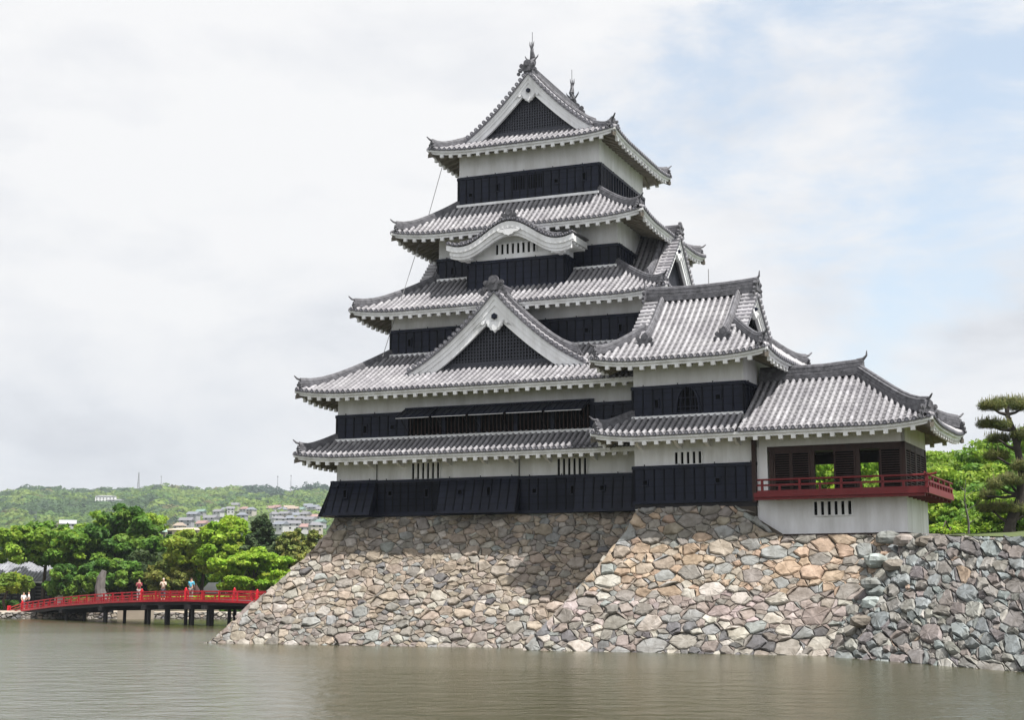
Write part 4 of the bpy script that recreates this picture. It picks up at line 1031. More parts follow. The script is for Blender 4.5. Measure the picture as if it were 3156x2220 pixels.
# ================================================================== VEGETATION
def leaves(rs, centres, radii, n, size, cols, flat=.65, up=.5, asp=.6):
    """leaf quads gathered in clumps; centres (k,3), radii (k,), returns V, C"""
    k = len(centres); idx = rs.integers(0, k, n) if np.ndim(n) == 0 else n
    m = len(idx); d = rs.normal(size=(m, 3)); d /= np.linalg.norm(d, axis=1)[:, None]
    rad = rs.uniform(.35, 1, m) ** .5; off = d * (radii[idx] * rad)[:, None]; off[:, 2] *= flat
    P = centres[idx] + off
    nrm = d * .7 + rs.normal(size=(m, 3)) * .55; nrm[:, 2] += up; nrm /= np.linalg.norm(nrm, axis=1)[:, None]
    a = np.cross(nrm, rs.normal(size=(m, 3))); a /= np.linalg.norm(a, axis=1)[:, None]; b = np.cross(nrm, a)
    s = size * rs.uniform(.6, 1.35, m)[:, None]; a = a * s; b = b * s * asp
    V = np.stack([P - a, P - b * 1.0, P + a, P + b * 1.0], 1)
    ci = rs.integers(0, len(cols), k); C = np.array(cols)[ci][idx] * rs.uniform(.72, 1.28, (m, 1)) * rs.uniform(.9, 1.1, (m, 3))
    return V, C
GREENS = {'fresh': [(.20, .32, .035), (.26, .38, .045), (.13, .25, .03)], 'mid': [(.11, .23, .033), (.17, .29, .042), (.07, .16, .028)],
          'olive': [(.18, .20, .045), (.22, .24, .05), (.13, .17, .035)], 'lime': [(.27, .42, .035), (.31, .44, .045), (.22, .38, .03)],
          'dark': [(.05, .085, .03), (.065, .10, .035), (.035, .065, .025)], 'blueish': [(.05, .10, .06), (.06, .12, .07)], 'yellowish': [(.26, .34, .045), (.30, .38, .05), (.18, .27, .04)]}
def crown_pts(rs, rx, rz, zc, k, shape='round', low=-.6):
    out_ = []
    while len(out_) < k:
        d = rs.normal(size=3); d /= np.linalg.norm(d)
        r = rs.uniform(.35, 1) ** .45
        if shape == 'cone':
            h = rs.uniform(0, 1) ** 1.25; a = rs.uniform(0, 6.283); q = (1 - h) ** .7 * rs.uniform(.35, 1) + .05; out_.append((math.cos(a) * q * rx, math.sin(a) * q * rx, zc - rz + 2 * rz * h)); continue
        if shape == 'oval' and d[2] < -.75: continue
        if d[2] * r < low: continue
        b = 1 + .22 * math.sin(d[0] * 5 + rx) + .16 * math.sin(d[1] * 6 + rz * 2)
        out_.append((d[0] * r * rx * b, d[1] * r * rx * b, zc + d[2] * r * rz * (1 + .12 * math.sin(d[0] * 4))))
    return np.array(out_)
def limb_mesh(rs, base_r, h, pts, lean=(0, 0), nl=9, fork=.35):
    mb = MB(); top = Vector((lean[0], lean[1], h)); j = lambda s: Vector(rs.normal(size=3)) * s
    tr = [Vector((0, 0, -.3)), Vector((lean[0] * .2, lean[1] * .2, h * .3)) + j(.1), Vector((lean[0] * .6, lean[1] * .6, h * .65)) + j(.2), top]
    mb.tube(tr, [base_r * 1.25, base_r, base_r * .75, base_r * .35], 8)
    for q in range(min(nl, len(pts))):
        p = Vector(pts[q * (len(pts) // max(1, nl)) % len(pts)]); f = rs.uniform(fork, .9); s = tr[1].lerp(top, f); m_ = s.lerp(p, .5) + Vector((0, 0, .1 * (p - s).length)) + j(.25)
        mb.tube([s, m_, p], [base_r * .42, base_r * .25, base_r * .06], 6)
    return mb
TREES = []
def tree(name, label, sx, depth, top_y, rx, col, z0=.8, base_y=None, shape='round', k=42, n=5200, leaf=.34, low=-.6, cr=.30, th=.30, lean=(0, 0), group=None, flat=.65, trunk_r=None, cat='tree', crown_bot=None, mat_='leaf', seed=None, nl=9, bark='bark'):
    ztop = PZ(top_y, depth); H = ztop - z0; x = PX(sx, depth, z0)
    rs_ = np.random.default_rng(seed or int(sx * 7 + depth)); k = int(k * 1.8); cr *= .70
    t = thing(name, label, cat, (x, depth, z0), 0, group)
    zb = H * th if crown_bot is None else crown_bot
    rz = (H - zb) / 2 * .98; zc = zb + rz
    pts = crown_pts(rs_, rx, rz * .9, zc, k, shape, low)
    rad = np.full(k, rx * cr) * rs_.uniform(.7, 1.3, k)
    if shape == 'cone': rad *= np.clip(1.25 - (pts[:, 2] - zb) / (H - zb), .3, 1)
    limb_mesh(rs_, trunk_r or max(.14, H * .022), zc + rz * .35, pts[np.argsort(pts[:, 2])], lean, nl).build('trunk', bark, t)
    pts = pts + np.array([lean[0], lean[1], 0]) * .7
    n = int(n * 1.7); leaf *= .76; V, C = leaves(rs_, pts, rad, n, leaf, GREENS[col], flat)
    # inner foliage keeps the middle from being hollow
    V2, C2 = leaves(rs_, pts * np.array([.55, .55, .8]) + np.array([0, 0, zc * .16]), rad, n // 6, leaf * 1.3, GREENS[col], flat)
    quadmesh('crown', np.concatenate([V, V2]), np.concatenate([C, C2]), mat_, t)
    TREES.append(t); return t
S = 1.3746
# beyond the bridge (photo columns given in the 2296-wide view, so multiplied by S)
tree('broadleaf_tree', 'wide yellow-green tree spreading over the grey roof at the far left', 95 * S, 158, 1164 * S, 5.2, 'fresh', k=70, n=8500, cr=.22, th=.38, flat=.55)
tree('broadleaf_tree', 'tallest dark green tree rising beside the pale bare trunk', 258 * S, 158, 1128 * S, 3.9, 'mid', k=62, n=9500, cr=.26, th=.12, leaf=.36)
tree('broadleaf_tree', 'lighter flat-topped tree just behind the tallest dark tree', 278 * S, 163, 1136 * S, 3.6, 'fresh', k=34, n=4200, cr=.28, th=.62, flat=.4)
tree('broadleaf_tree', 'mid green tree between the wide yellow-green tree and the tallest tree', 178 * S, 172, 1200 * S, 4.2, 'fresh', k=46, n=6500, th=.15)
tree('broadleaf_tree', 'dense mid green tree right of the tallest dark tree', 338 * S, 172, 1192 * S, 5.4, 'mid', k=50, n=7000, th=.1)
tree('broadleaf_tree', 'rounded green tree behind the olive tree near the bridge middle', 400 * S, 176, 1196 * S, 5.6, 'mid', k=46, n=6500, th=.1)
tree('broadleaf_tree', 'olive-brown leaved tree over the middle of the bridge', 375 * S, 152, 1256 * S, 2.6, 'olive', k=36, n=5200, th=.2)
tree('broadleaf_tree', 'tall bright yellow-green tree with a broad crown behind the bridge', 450 * S, 154, 1172 * S, 3.8, 'yellowish', k=52, n=8000, th=.32, cr=.25)
tree('broadleaf_tree', 'tall bright lime-green tree touching the yellow-green one', 502 * S, 153, 1154 * S, 3.4, 'lime', k=54, n=8500, th=.32, cr=.25)
tree('conifer', 'dark pointed conifer standing above the lime-green trees', 581 * S, 151, 1140 * S, 3.3, 'dark', shape='cone', k=110, n=13000, th=.05, cr=.26, leaf=.26, mat_='needle')
tree('conifer', 'smaller olive conifer close to the stone base', 652 * S, 150, 1172 * S, 4.2, 'olive', shape='cone', k=70, n=7500, th=.04, cr=.26, leaf=.26, mat_='needle')
tree('conifer', 'broad low conifer between the small conifer and the castle corner', 700 * S, 152, 1180 * S, 3.8, 'olive', shape='cone', k=60, n=6500, th=.05, cr=.3, leaf=.26, mat_='needle')
tree('maple_tree', 'vivid lime maple with layered leaves at the right end of the bridge', 566 * S, 134, 1224 * S, 3.7, 'lime', k=46, n=8500, th=.14, cr=.27, flat=.35, leaf=.26)
tree('broadleaf_tree', 'dark green tree in shade behind the maple', 610 * S, 168, 1236 * S, 3.8, 'mid', k=30, n=4200, th=.1)
tree('conifer', 'dark conifer at the left edge of the photo', 14 * S, 175, 1186 * S, 4.2, 'dark', shape='cone', k=60, n=6000, th=.05, leaf=.28, mat_='needle')
tree('broadleaf_tree', 'low dark tree in front of the gatehouse wall', 150 * S, 150, 1262 * S, 2.6, 'mid', k=26, n=3600, th=.05)
tree('broadleaf_tree', 'shaded dark green tree right of the pale trunk', 296 * S, 156, 1236 * S, 4.3, 'dark', k=34, n=5200, th=.05)
tree('shrub', 'yellow-green bush in front of the gatehouse at the left edge', 12 * S, 150, 1284 * S, 2.4, 'yellowish', k=22, n=2600, th=.35, cat='shrub')
tree('broadleaf_tree', 'grey-green tree behind the left conifer', 48 * S, 186, 1190 * S, 4.5, 'blueish', k=40, n=4500, th=.1)
tree('broadleaf_tree', 'green tree filling the gap left of the tallest tree', 240 * S, 152, 1248 * S, 3.2, 'mid', k=30, n=4500, th=.3)
# pale bare trunk
tt = thing('tree_stump', 'thick pale weathered trunk leaning by the bridge under the tallest tree', 'tree trunk', (PX(222 * S, 146, 1), 146, .7)); rs_ = np.random.default_rng(5)
mb = MB(); mb.tube([(.5, 0, -.3), (.3, 0, 1.0), (.0, 0, 2.1), (.1, 0, 3.2), (.35, 0, 3.9)], [.95, .62, .5, .42, .25], 9)
M['paletrunk'] = mat('pale_bark', (.14, .13, .125), .9, .5, 2.5, .6, 8, stretch=(1, 1, .3)); mb.build('trunk', 'paletrunk', tt)
# understorey: clipped hedge along the far bank
def hedge(name, label, s0, s1, depth, z0, h, col, n):
    rs_ = np.random.default_rng(int(abs(s0)) + 3); x0, x1 = PX(s0, depth, z0), PX(s1, depth, z0); k = int((x1 - x0) / .6) + 2
    c = np.stack([np.linspace(x0, x1, k), depth + rs_.uniform(-.5, .5, k), np.full(k, z0 + h * .5)], 1)
    V, C = leaves(rs_, c, np.full(k, h * .62), n, .2, GREENS[col], .8, .8); o = quadmesh(name, V, C, 'leaf'); return tag(o, label, 'hedge')
hedge('hedge', 'long clipped bright green hedge behind the bridge railing', 330 * S, 560 * S, 148, .9, 1.3, 'lime', 7000)
hedge('hedge', 'short yellow-green hedge left of the pale trunk', 175 * S, 218 * S, 147, .9, 1.1, 'yellowish', 1500)
hedge('hedge', 'low dark hedge behind the left bridge landing', -30, 30 * S, 154, .7, 1.0, 'mid', 1500)
hedge('hedge', 'weedy green strip on the bank by the stone base', 500 * S, 590 * S, 145.5, .5, .7, 'mid', 1500)
# dense planting further back, too merged to count
rs_ = np.random.default_rng(77); k = 150
cx = rs_.uniform(PX(-40, 195), PX(1120, 195), k); cy = rs_.uniform(180, 225, k); cz = rs_.uniform(1.5, 6.5, k)
V, C = leaves(rs_, np.stack([cx, cy, cz], 1), rs_.uniform(2.0, 3.6, k), 32000, .42, GREENS['mid'] + GREENS['dark'] + GREENS['fresh'], .8)
tag(quadmesh('park_thicket', V, C, 'leaf'), kind='stuff')

# ---- right side: castle garden
tree('broadleaf_tree', 'large fresh green tree right of the pavilion balcony', 2155 * S, 96, 1010 * S, 6.0, 'fresh', z0=5, k=70, n=22000, th=.0, leaf=.2, cr=.26, flat=.45)
tree('broadleaf_tree', 'tallest green tree behind the pine at the right edge', 2262 * S, 100, 962 * S, 6.2, 'fresh', z0=5, k=70, n=22000, th=.0, leaf=.2, cr=.26, flat=.45)
tree('maple_tree', 'layered bright green maple below the balcony end', 2150 * S, 82, 1098 * S, 3.6, 'fresh', z0=5, k=50, n=9500, th=.0, leaf=.2, cr=.28, flat=.35)
tree('broadleaf_tree', 'dark shaded tree low behind the rubble wall', 2215 * S, 88, 1085 * S, 4.2, 'mid', z0=5, k=46, n=8500, th=.0, leaf=.24)
tree('conifer', 'thin pale-topped conifer just right of the pavilion posts', 2096 * S, 104, 1024 * S, 2.2, 'blueish', z0=5, shape='cone', k=36, n=4200, th=.05, leaf=.22, mat_='needle')
tree('conifer', 'dark small pine crown above the maple right of the pavilion', 2128 * S, 112, 1012 * S, 2.4, 'dark', z0=5, k=20, n=3000, th=.5, leaf=.24, mat_='needle', flat=.4)
tree('shrub', 'low bright shrub on the lawn behind the rubble wall', 2132 * S, 72, 1176 * S, 1.3, 'lime', z0=4.9, k=18, n=2600, th=.0, leaf=.12, cat='shrub')
tree('shrub', 'bright bush between the shrub and the pine foot', 2185 * S, 74, 1150 * S, 1.9, 'fresh', z0=4.9, k=22, n=3400, th=.0, leaf=.14, cat='shrub')
tree('shrub', 'rounded bush at the right edge behind the pine', 2285 * S, 72, 1120 * S, 2.2, 'fresh', z0=5.0, k=26, n=4200, th=.0, leaf=.14, cat='shrub')
tree('broadleaf_tree', 'tree with small bright leaves seen through the left pavilion opening', 1848 * S, 120, 985 * S, 5.5, 'lime', z0=5, k=50, n=7500, th=.0, leaf=.28)
tree('broadleaf_tree', 'tree with small bright leaves seen through the right pavilion opening', 1945 * S, 118, 985 * S, 5.5, 'lime', z0=5, k=50, n=7500, th=.0, leaf=.28)
# dead twigs
dt = thing('bare_sapling', 'leafless grey sapling on the lawn between the pavilion and the pine', 'sapling', (PX(2183 * S, 70), 70, 4.8)); mb = MB()
mb.tube([(0, 0, 0), (.05, 0, 1.0), (-.1, 0, 2.0), (0, 0, 3.0)], [.06, .05, .03, .01], 6)
for q in range(9): a = q * 2.1; z = .9 + q * .22; mb.tube([(0, 0, z), (.45 * math.cos(a), .3 * math.sin(a), z + .3)], [.02, .006], 4)
mb.build('trunk', 'paletrunk', dt)
# cloud-pruned pine
PD = 60.0; pz0 = 4.75
def pp(x, y, dd=0): return (PX(x * S, PD + dd, PZ(y * S, PD + dd)) - PX(2262 * S, PD, pz0), dd, PZ(y * S, PD + dd) - pz0)
pine = thing('pine_tree', 'cloud-pruned pine with a curving dark trunk and flat needle pads at the right edge', 'pine tree', (PX(2262 * S, PD, pz0), PD, pz0))
mb = MB(); mb.tube([pp(2262, 1200), pp(2266, 1172), pp(2288, 1120), pp(2292, 1060), pp(2282, 1010), pp(2272, 965), pp(2258, 930), pp(2256, 915)], [.26, .22, .19, .17, .14, .12, .09, .06], 9)
pads = [(2224, 910, 26, 15), (2262, 903, 36, 15), (2294, 910, 26, 15), (2212, 1110, 16, 9), (2218, 951, 22, 8), (2246, 953, 14, 6), (2240, 983, 24, 9), (2290, 975, 22, 14), (2236, 1022, 24, 10), (2262, 1078, 30, 12), (2232, 1088, 12, 8), (2225, 1140, 30, 14), (2262, 1140, 30, 15), (2295, 1150, 16, 18), (2292, 1045, 20, 10)]
trk = [(2262, 1172), (2290, 1110), (2290, 1050), (2280, 1008), (2270, 965), (2258, 930)]
for (x, y, a, b) in pads:
    q = min(trk, key=lambda t_: abs(t_[0] - x) * .5 + abs(t_[1] - y - 14)); mb.tube([pp(*q), pp((q[0] + x) / 2, (q[1] + y + 12) / 2), pp(x, y + b * .4)], [.09, .06, .03], 6)
mb.build('trunk', 'pinebark', pine, True)
rs_ = np.random.default_rng(9); c = []; r_ = []
for i, (x, y, a, b) in enumerate(pads):
    dd = (-.8, .8, 0, .5, -.5)[i % 5]; u = S * (PD) / 4591
    for _ in range(int(a * 2.2)):
        t_ = rs_.uniform(0, 6.283); q = rs_.uniform(0, 1) ** .5; p0 = pp(x, y, dd); c.append((p0[0] + math.cos(t_) * q * a * u, p0[1] + math.sin(t_) * q * a * u * .9, p0[2] + rs_.uniform(-.35, .5) * b * u * (1.1 - q * q))); r_.append(.24)
c = np.array(c); r_ = np.array(r_); n = 90000
V, C = leaves(rs_, c, r_, n, .065, [(.12, .14, .03), (.09, .115, .028), (.16, .165, .045), (.055, .075, .02)], .8, 1.1, .09)
# upright new shoots
m = 700; i = rs_.integers(0, len(c), m); P = c[i] + np.stack([rs_.uniform(-.2, .2, m), rs_.uniform(-.2, .2, m), rs_.uniform(.08, .2, m)], 1); h = rs_.uniform(.08, .2, m)
V2 = np.stack([P + [-.012, 0, 0], P + [.012, 0, 0], P + [.008, 0, 0] + np.stack([0 * h, 0 * h, h], 1), P + [-.008, 0, 0] + np.stack([0 * h, 0 * h, h], 1)], 1)
quadmesh('crown', np.concatenate([V, V2]), np.concatenate([C, np.tile((.19, .19, .08), (m, 1))]), 'needle', pine)

# ================================================================== BRIDGE
PB = [(66, 1882, 146.0), (160, 1869, 137.0), (252, 1861, 130.0), (345, 1855, 124.0), (434, 1852, 119.0), (570, 1850, 114.5), (700, 1853, 111.5), (790, 1857, 110.0), (1000, 1866, 107.0)]
deck = [Vector((PX(a, d, PZ(b, d)), d, PZ(b, d))) for a, b, d in PB]
br = thing('arched_bridge', 'red railed wooden bridge arching low over the moat on dark posts', 'bridge')
def lerp_path(pts, step):
    o = []
    for a, b in zip(pts, pts[1:]):
        n = max(1, round((b - a).length / step)); o += [a.lerp(b, k / n) for k in range(n)]
    return o + [pts[-1]]
path = lerp_path(deck, 1.0)
tan = (deck[-1] - deck[0]); tan.z = 0; tan.normalize(); side = Vector((tan.y, -tan.x, 0)); side = side if side.y > 0 else -side
BWD = 4.4
def strip(mb, pts, o0, o1, z0, z1, col=None):
    rows = [[p + side * o0 + Vector((0, 0, z0)), p + side * o1 + Vector((0, 0, z0)), p + side * o1 + Vector((0, 0, z1)), p + side * o0 + Vector((0, 0, z1))] for p in pts]
    mb.grid(rows, col, True); mb.face(rows[0][::-1], col); mb.face(rows[-1], col)
mb = MB(); strip(mb, path, 0, BWD, -.14, 0); mb.build('deck', 'brown', br)
mb = MB(); strip(mb, path, -.06, .03, -.13, .05); strip(mb, path, BWD - .03, BWD + .06, -.13, .05); mb.build('fascia_board', 'redb', br)
for o in (.25, BWD / 2, BWD - .45): mb = MB(); strip(mb, path, o, o + .25, -.38, -.14); mb.build('girder', 'darkpost', br)
for o in (.06, BWD - .06):
    mb = MB()
    for z0, z1, w_ in ((.62, .71, .06), (.36, .46, .035), (.12, .22, .035)): strip(mb, path, o - w_, o + w_, z0, z1)
    for k in range(len(path) - 1):
        p = path[k].lerp(path[k + 1], .5); q = p + side * o
        if k % 2: mb.hexa([q + Vector(v) for v in ((-.05, -.04, .06), (.05, -.04, .06), (.05, .04, .06), (-.05, .04, .06), (-.05, -.04, .4), (.05, -.04, .4), (.05, .04, .4), (-.05, .04, .4))])
    mb.build('railing', 'redb', br)
    for k in range(0, len(path), 2):
        q = path[k] + side * o; big = any((path[k].xy - deck[j].xy).length < 1.0 for j in (0, 2, 4, 5, 7)); r_ = .10 if big else .06; h = .80 if big else .72
        mb = MB(); mb.hexa([q + Vector(v) for v in ((-r_, -r_, -.1), (r_, -r_, -.1), (r_, r_, -.1), (-r_, r_, -.1), (-r_, -r_, h), (r_, -r_, h), (r_, r_, h), (-r_, r_, h))])
        if big: mb.tube([q + Vector((0, 0, h)), q + Vector((0, 0, h + .06)), q + Vector((0, 0, h + .14))], [.07, .09, .02], 8)
        mb.build('rail_post', 'redb', br)
# sloping end rail down to the bank
e0 = deck[0]; e1 = Vector((PX(26, 149, .9), 149, PZ(1896, 149)))
for o in (.06, BWD - .06):
    mb = MB()
    for z0, z1, w_ in ((.62, .70, .05), (.38, .44, .03), (.12, .2, .04)): strip(mb, [e1, e0], o - w_, o + w_, z0, z1)
    mb.build('railing', 'redb', br)
    q = e1 + side * o; mb = MB(); mb.hexa([q + Vector(v) for v in ((-.14, -.14, -.3), (.14, -.14, -.3), (.14, .14, -.3), (-.14, .14, -.3), (-.14, -.14, .9), (.14, -.14, .9), (.14, .14, .9), (-.14, .14, .9))]); mb.build('rail_post', 'redb', br)
mb = MB(); strip(mb, [e1 - Vector((1, -.5, 0)), e0 + tan * 2.2], -.1, BWD + .1, -1.6, -.16); mb.build('abutment', 'plasterstone' if 'plasterstone' in M else 'earth', br)
# bents: cross beam on piles
for (s0, s1_) in ((187, 207), (310, 327), (441, 460), (494, 514), (577, 592), (627, 647)):
    sc_ = (s0 + s1_) / 2
    dd = np.interp(sc_, [p[0] for p in PB], [p[2] for p in PB]); zd = np.interp(sc_, [p[0] for p in PB], [p.z for p in deck])
    c = Vector((PX(sc_, dd, zd), dd, 0)); 
    mb = MB(); a = c + side * -.35 + Vector((0, 0, zd - .72)); b = c + side * (BWD + .35) + Vector((0, 0, zd - .72)); q = tan * .2
    mb.hexa([a - q, b - q, b + q, a + q] + [v + Vector((0, 0, .34)) for v in (a - q, b - q, b + q, a + q)]); mb.build('cross_beam', 'darkpost', br)
    for o in (.3, 2.0, BWD - .4):
        p = c + side * o; mb = MB(); mb.tube([p + Vector((0, 0, -.8)), p + Vector((0, 0, zd - .72))], .14, 10); mb.build('pile', 'darkpost', br)
# low stone quay along the far bank
qy = thing('quay_wall', 'low rough stone edging along the far bank under the bridge', 'stone wall'); rs = random.Random(31)
QX0, QX1 = -58., -4.
seeds = make_seeds(lambda u, v: True, 0, QX1 - QX0, -.3, .75, [(.26, 2500), (.16, 3000)], rs, 1.5)
stone_mesh(seeds, lambda u, v: (u, min(v, .75)), lambda u, v, h: (QX0 + u, 142.2 - h + .25 * v, v * .85), lambda u, v, s_, r_: pick([(3, GREY), (2, TAN), (1, PALE), (1, DARK)], r_), rs, 1.5, bulge=.10).build('stone_face', 'stone', qy)
mb = MB(); mb.box(QX0, QX1, 142.3, 142.9, -.3, .56); mb.build('joint_fill', 'joint', qy)
mb = MB(); x = PX(365, 140, .6); mb.box(x, x + 2.8, 139.6, 142.2, -.3, 1.15); tag(mb.build('sluice_block', 'earth'), 'small square concrete block on the far bank seen under the bridge', 'concrete block')

# ================================================================== PEOPLE
def skin_mesh(name, verts, edges, radii, material, parent, root=0, sub=1):
    me = bpy.data.meshes.new(name); me.from_pydata(verts, edges, []); o = link(name, me, parent)
    sk = o.modifiers.new('skin', 'SKIN'); 
    me.skin_vertices.new() if not me.skin_vertices else None
    for i, r in enumerate(radii): me.skin_vertices[0].data[i].radius = (r, r); me.skin_vertices[0].data[i].use_root = (i == root)
    o.modifiers.new('smooth', 'SUBSURF').levels = sub; o.modifiers['smooth'].render_levels = sub
    me.materials.append(material); return o
def person(label, sx, depth, z, rz, shirt, trousers, hair=(.02, .018, .016), pose=0, H=1.68):
    t = thing('person', label, 'person', (PX(sx, depth, z), depth, z), rz); k = H / 1.7
    def m(name, c):
        if name not in M: M[name] = mat(name, c, .8)
        return M[name]
    arm = [((.24, -.02, 1.12), (.22, -.16, .92)), ((.22, -.14, 1.16), (.08, -.30, 1.38))][pose]
    P = [(0, 0, .93), (0, 0, 1.15), (0, 0, 1.38), (0, 0, 1.48), (0, -.01, 1.60), (0, 0, 1.68)]
    E_ = [(0, 1), (1, 2), (2, 3), (3, 4), (4, 5)]; r_ = [.13, .12, .12, .055, .095, .07]
    for sg in (-1, 1):
        n = len(P); P += [(sg * .17, 0, 1.38), (sg * arm[0][0], arm[0][1], arm[0][2]), (sg * arm[1][0], arm[1][1], arm[1][2])]; r_ += [.06, .045, .035]; E_ += [(2, n), (n, n + 1), (n + 1, n + 2)]
        n = len(P); P += [(sg * .09, 0, .84), (sg * .10, -.02, .48), (sg * .10, .01, .07), (sg * .11, -.12, .04)]; r_ += [.085, .06, .04, .035]; E_ += [(0, n), (n, n + 1), (n + 1, n + 2), (n + 2, n + 3)]
    sc_ = lambda L: [tuple(v * k for v in p) for p in L]
    skin_mesh('body', sc_(P), E_, [r * k for r in r_], M['skin'], t)
    Ps = [(0, 0, .90), (0, 0, 1.15), (0, 0, 1.40)]; Es = [(0, 1), (1, 2)]; rs2 = [.16, .15, .13]
    for sg in (-1, 1): n = len(Ps); Ps += [(sg * .18, 0, 1.39), (sg * (arm[0][0]), arm[0][1], arm[0][2])]; Es += [(2, n), (n, n + 1)]; rs2 += [.08, .065]
    skin_mesh('shirt', sc_(Ps), Es, [r * k for r in rs2], m('cloth_%d_%d_%d' % tuple(int(v * 99) for v in shirt), shirt), t)
    Pt = [(0, 0, .90)]; Et = []; rt_ = [.15]
    for sg in (-1, 1): n = len(Pt); Pt += [(sg * .09, 0, .82), (sg * .10, -.02, .48), (sg * .10, .01, .12)]; Et += [(0, n), (n, n + 1), (n + 1, n + 2)]; rt_ += [.10, .08, .065]
    skin_mesh('trousers', sc_(Pt), Et, [r * k for r in rt_], m('cloth_%d_%d_%d' % tuple(int(v * 99) for v in trousers), trousers), t)
    skin_mesh('hair', sc_([(0, .03, 1.62), (0, .02, 1.70), (0, -.03, 1.72)]), [(0, 1), (1, 2)], [.10 * k, .09 * k, .07 * k], m('hair_%d' % int(hair[0] * 1000), hair), t)
    return t
def dz(sx): return float(np.interp(sx, [p[0] for p in PB], [p.z for p in deck]))
def dy(sx): return float(np.interp(sx, [p[0] for p in PB], [p[2] for p in PB]))
for lab, sx, o, rz, sh, tr, h, ps in (
    ('person in white shirt with dark trousers at the left end of the bridge', 71, 2.6, 0.6, (.75, .75, .72), (.10, .10, .12), (.02, .018, .016), 0),
    ('person in white top walking just right of the leftmost walker on the bridge', 87, 2.2, -1.2, (.78, .78, .78), (.05, .05, .06), (.02, .018, .016), 0),
    ('person in dark red top with raised hands on the bridge', 427, 1.2, .2, (.22, .03, .05), (.4, .4, .4), (.02, .018, .016), 1),
    ('person in pale beige jacket and hat raising a camera on the bridge', 502, 1.2, 0, (.55, .48, .40), (.10, .10, .12), (.5, .46, .4), 1),
    ('person in light blue shirt standing at the bridge rail', 588, 2.0, 2.9, (.12, .45, .60), (.3, .28, .25), (.03, .02, .02), 0)):
    person(lab, sx, dy(sx) + o, dz(sx), rz, sh, tr, h, ps)

# ================================================================== GATEHOUSE AND SMALL STRUCTURES ACROSS THE MOAT
gh = thing('gatehouse', 'dark timber gatehouse with a large grey tiled roof at the left edge', 'building', (PX(100, 165, 1), 165, .9), R(-4))
def hiproof(parent, x0, x1, y0, y1, z0, z1, rl, material='tile', col=(.25, .26, .29), name='roof', bands=0):
    mb = MB(); ym_ = (y0 + y1) / 2; a, b = x0 + rl, x1 - rl
    n = 12
    for k in range(n):
        t0_, t1_ = k / n, (k + 1) / n; f = lambda t: z0 + (z1 - z0) * (.82 * t + .18 * t * t)
        ring = lambda t: [(x0 + (a - x0) * t, y0 + (ym_ - y0) * t, f(t)), (x1 + (b - x1) * t, y0 + (ym_ - y0) * t, f(t)), (x1 + (b - x1) * t, y1 + (ym_ - y1) * t, f(t)), (x0 + (a - x0) * t, y1 + (ym_ - y1) * t, f(t))]
        mb.grid([ring(t0_), ring(t1_)], tuple(v * (.92 + .16 * (k % 2)) for v in col), True)
    mb.box(a - .3, b + .3, ym_ - .25, ym_ + .25, z1 - .1, z1 + .45, tuple(v * .6 for v in col))
    mb.box(x0 + .05, x1 - .05, y0 + .05, y1 - .05, z0 - .22, z0 - .02, (.75, .75, .72))
    return mb.build(name, material, parent)
mb = MB(); mb.box(-6.6, 4.2, -3.2, 3.2, -.3, 2.75); gb_ = mb.build('wall', 'darkpost', gh)
hr = hiproof(gh, -7.4, 5.2, -4.3, 4.3, 2.8, 5.1, 3.0)
mb = MB()
x = -7.2
while x < 5.1: # tile rows on the front slope
    e = min(1, max(0, min((x + 7.4), (5.2 - x)) / 3.0)); yf = lambda j: -4.33 + 4.3 * e * j / 5
    if e > .08:
        f = lambda t: 2.8 + 2.3 * (.82 * t + .18 * t * t)
        mb.grid([[(x - .09, yf(j), f(e * j / 5) + .03) for j in range(6)], [(x, yf(j), f(e * j / 5) + .12) for j in range(6)], [(x + .09, yf(j), f(e * j / 5) + .03) for j in range(6)]], (.27, .275, .30))
    x += .40
mb.build('tile_rows', 'tile', hr)
for k in range(5): mb = MB(); mb.box(-6.5 + k * 2.6, -6.25 + k * 2.6, -3.45, -3.2, -.3, 2.8); mb.build('post', 'darkpost', gh)
for k in range(3):
    mb = MB()
    for j in range(6): mb.box(-6.0 + k * 3.6, -4.1 + k * 3.6, -3.26, -3.21, .3 + j * .36, .42 + j * .36)
    M.setdefault('greyboard', mat('grey_weathered_board', (.12, .12, .12), .8, .3)); mb.build('shutter', 'greyboard', gh)
mb = MB(); mb.box(-6.7, 4.3, -3.6, -3.25, -.3, .3); mb.build('footing', 'earth', gh)
# white marquee and stall roofs behind the trees
def tent(label, s0, s1_, ybot, ytop, depth, col, roofcol):
    x0, x1 = PX(s0, depth, 1), PX(s1_, depth, 1); zb_, zt = .8, PZ(ytop, depth); zm = zb_ + (zt - zb_) * .6
    t = thing('marquee', label, 'tent', ((x0 + x1) / 2, depth, zb_)); w_ = (x1 - x0) / 2
    mb = MB(); mb.box(-w_ * .95, w_ * .95, -1.2, 1.2, 0, zm - zb_, col); mb.build('canvas_wall', 'paint', t)
    mb = MB(); a = [(-w_, -1.5, zm - zb_), (w_, -1.5, zm - zb_), (w_, 1.5, zm - zb_), (-w_, 1.5, zm - zb_)]; r0, r1 = (-w_ * .6, 0, zt - zb_), (w_ * .6, 0, zt - zb_)
    mb.face([a[0], a[1], r1, r0], roofcol); mb.face([a[2], a[3], r0, r1], roofcol); mb.face([a[1], a[2], r1], roofcol); mb.face([a[3], a[0], r0], roofcol); mb.face(a[::-1], roofcol); mb.build('canvas_roof', 'paint', t)
tent('white marquee with a peaked roof left of the pale trunk', 176, 258, 1838, 1795, 152, (.75, .75, .73), (.8, .8, .78))
tent('pink and white stall canopy behind the hedge', 560, 610, 1830, 1796, 156, (.5, .28, .24), (.7, .42, .36))
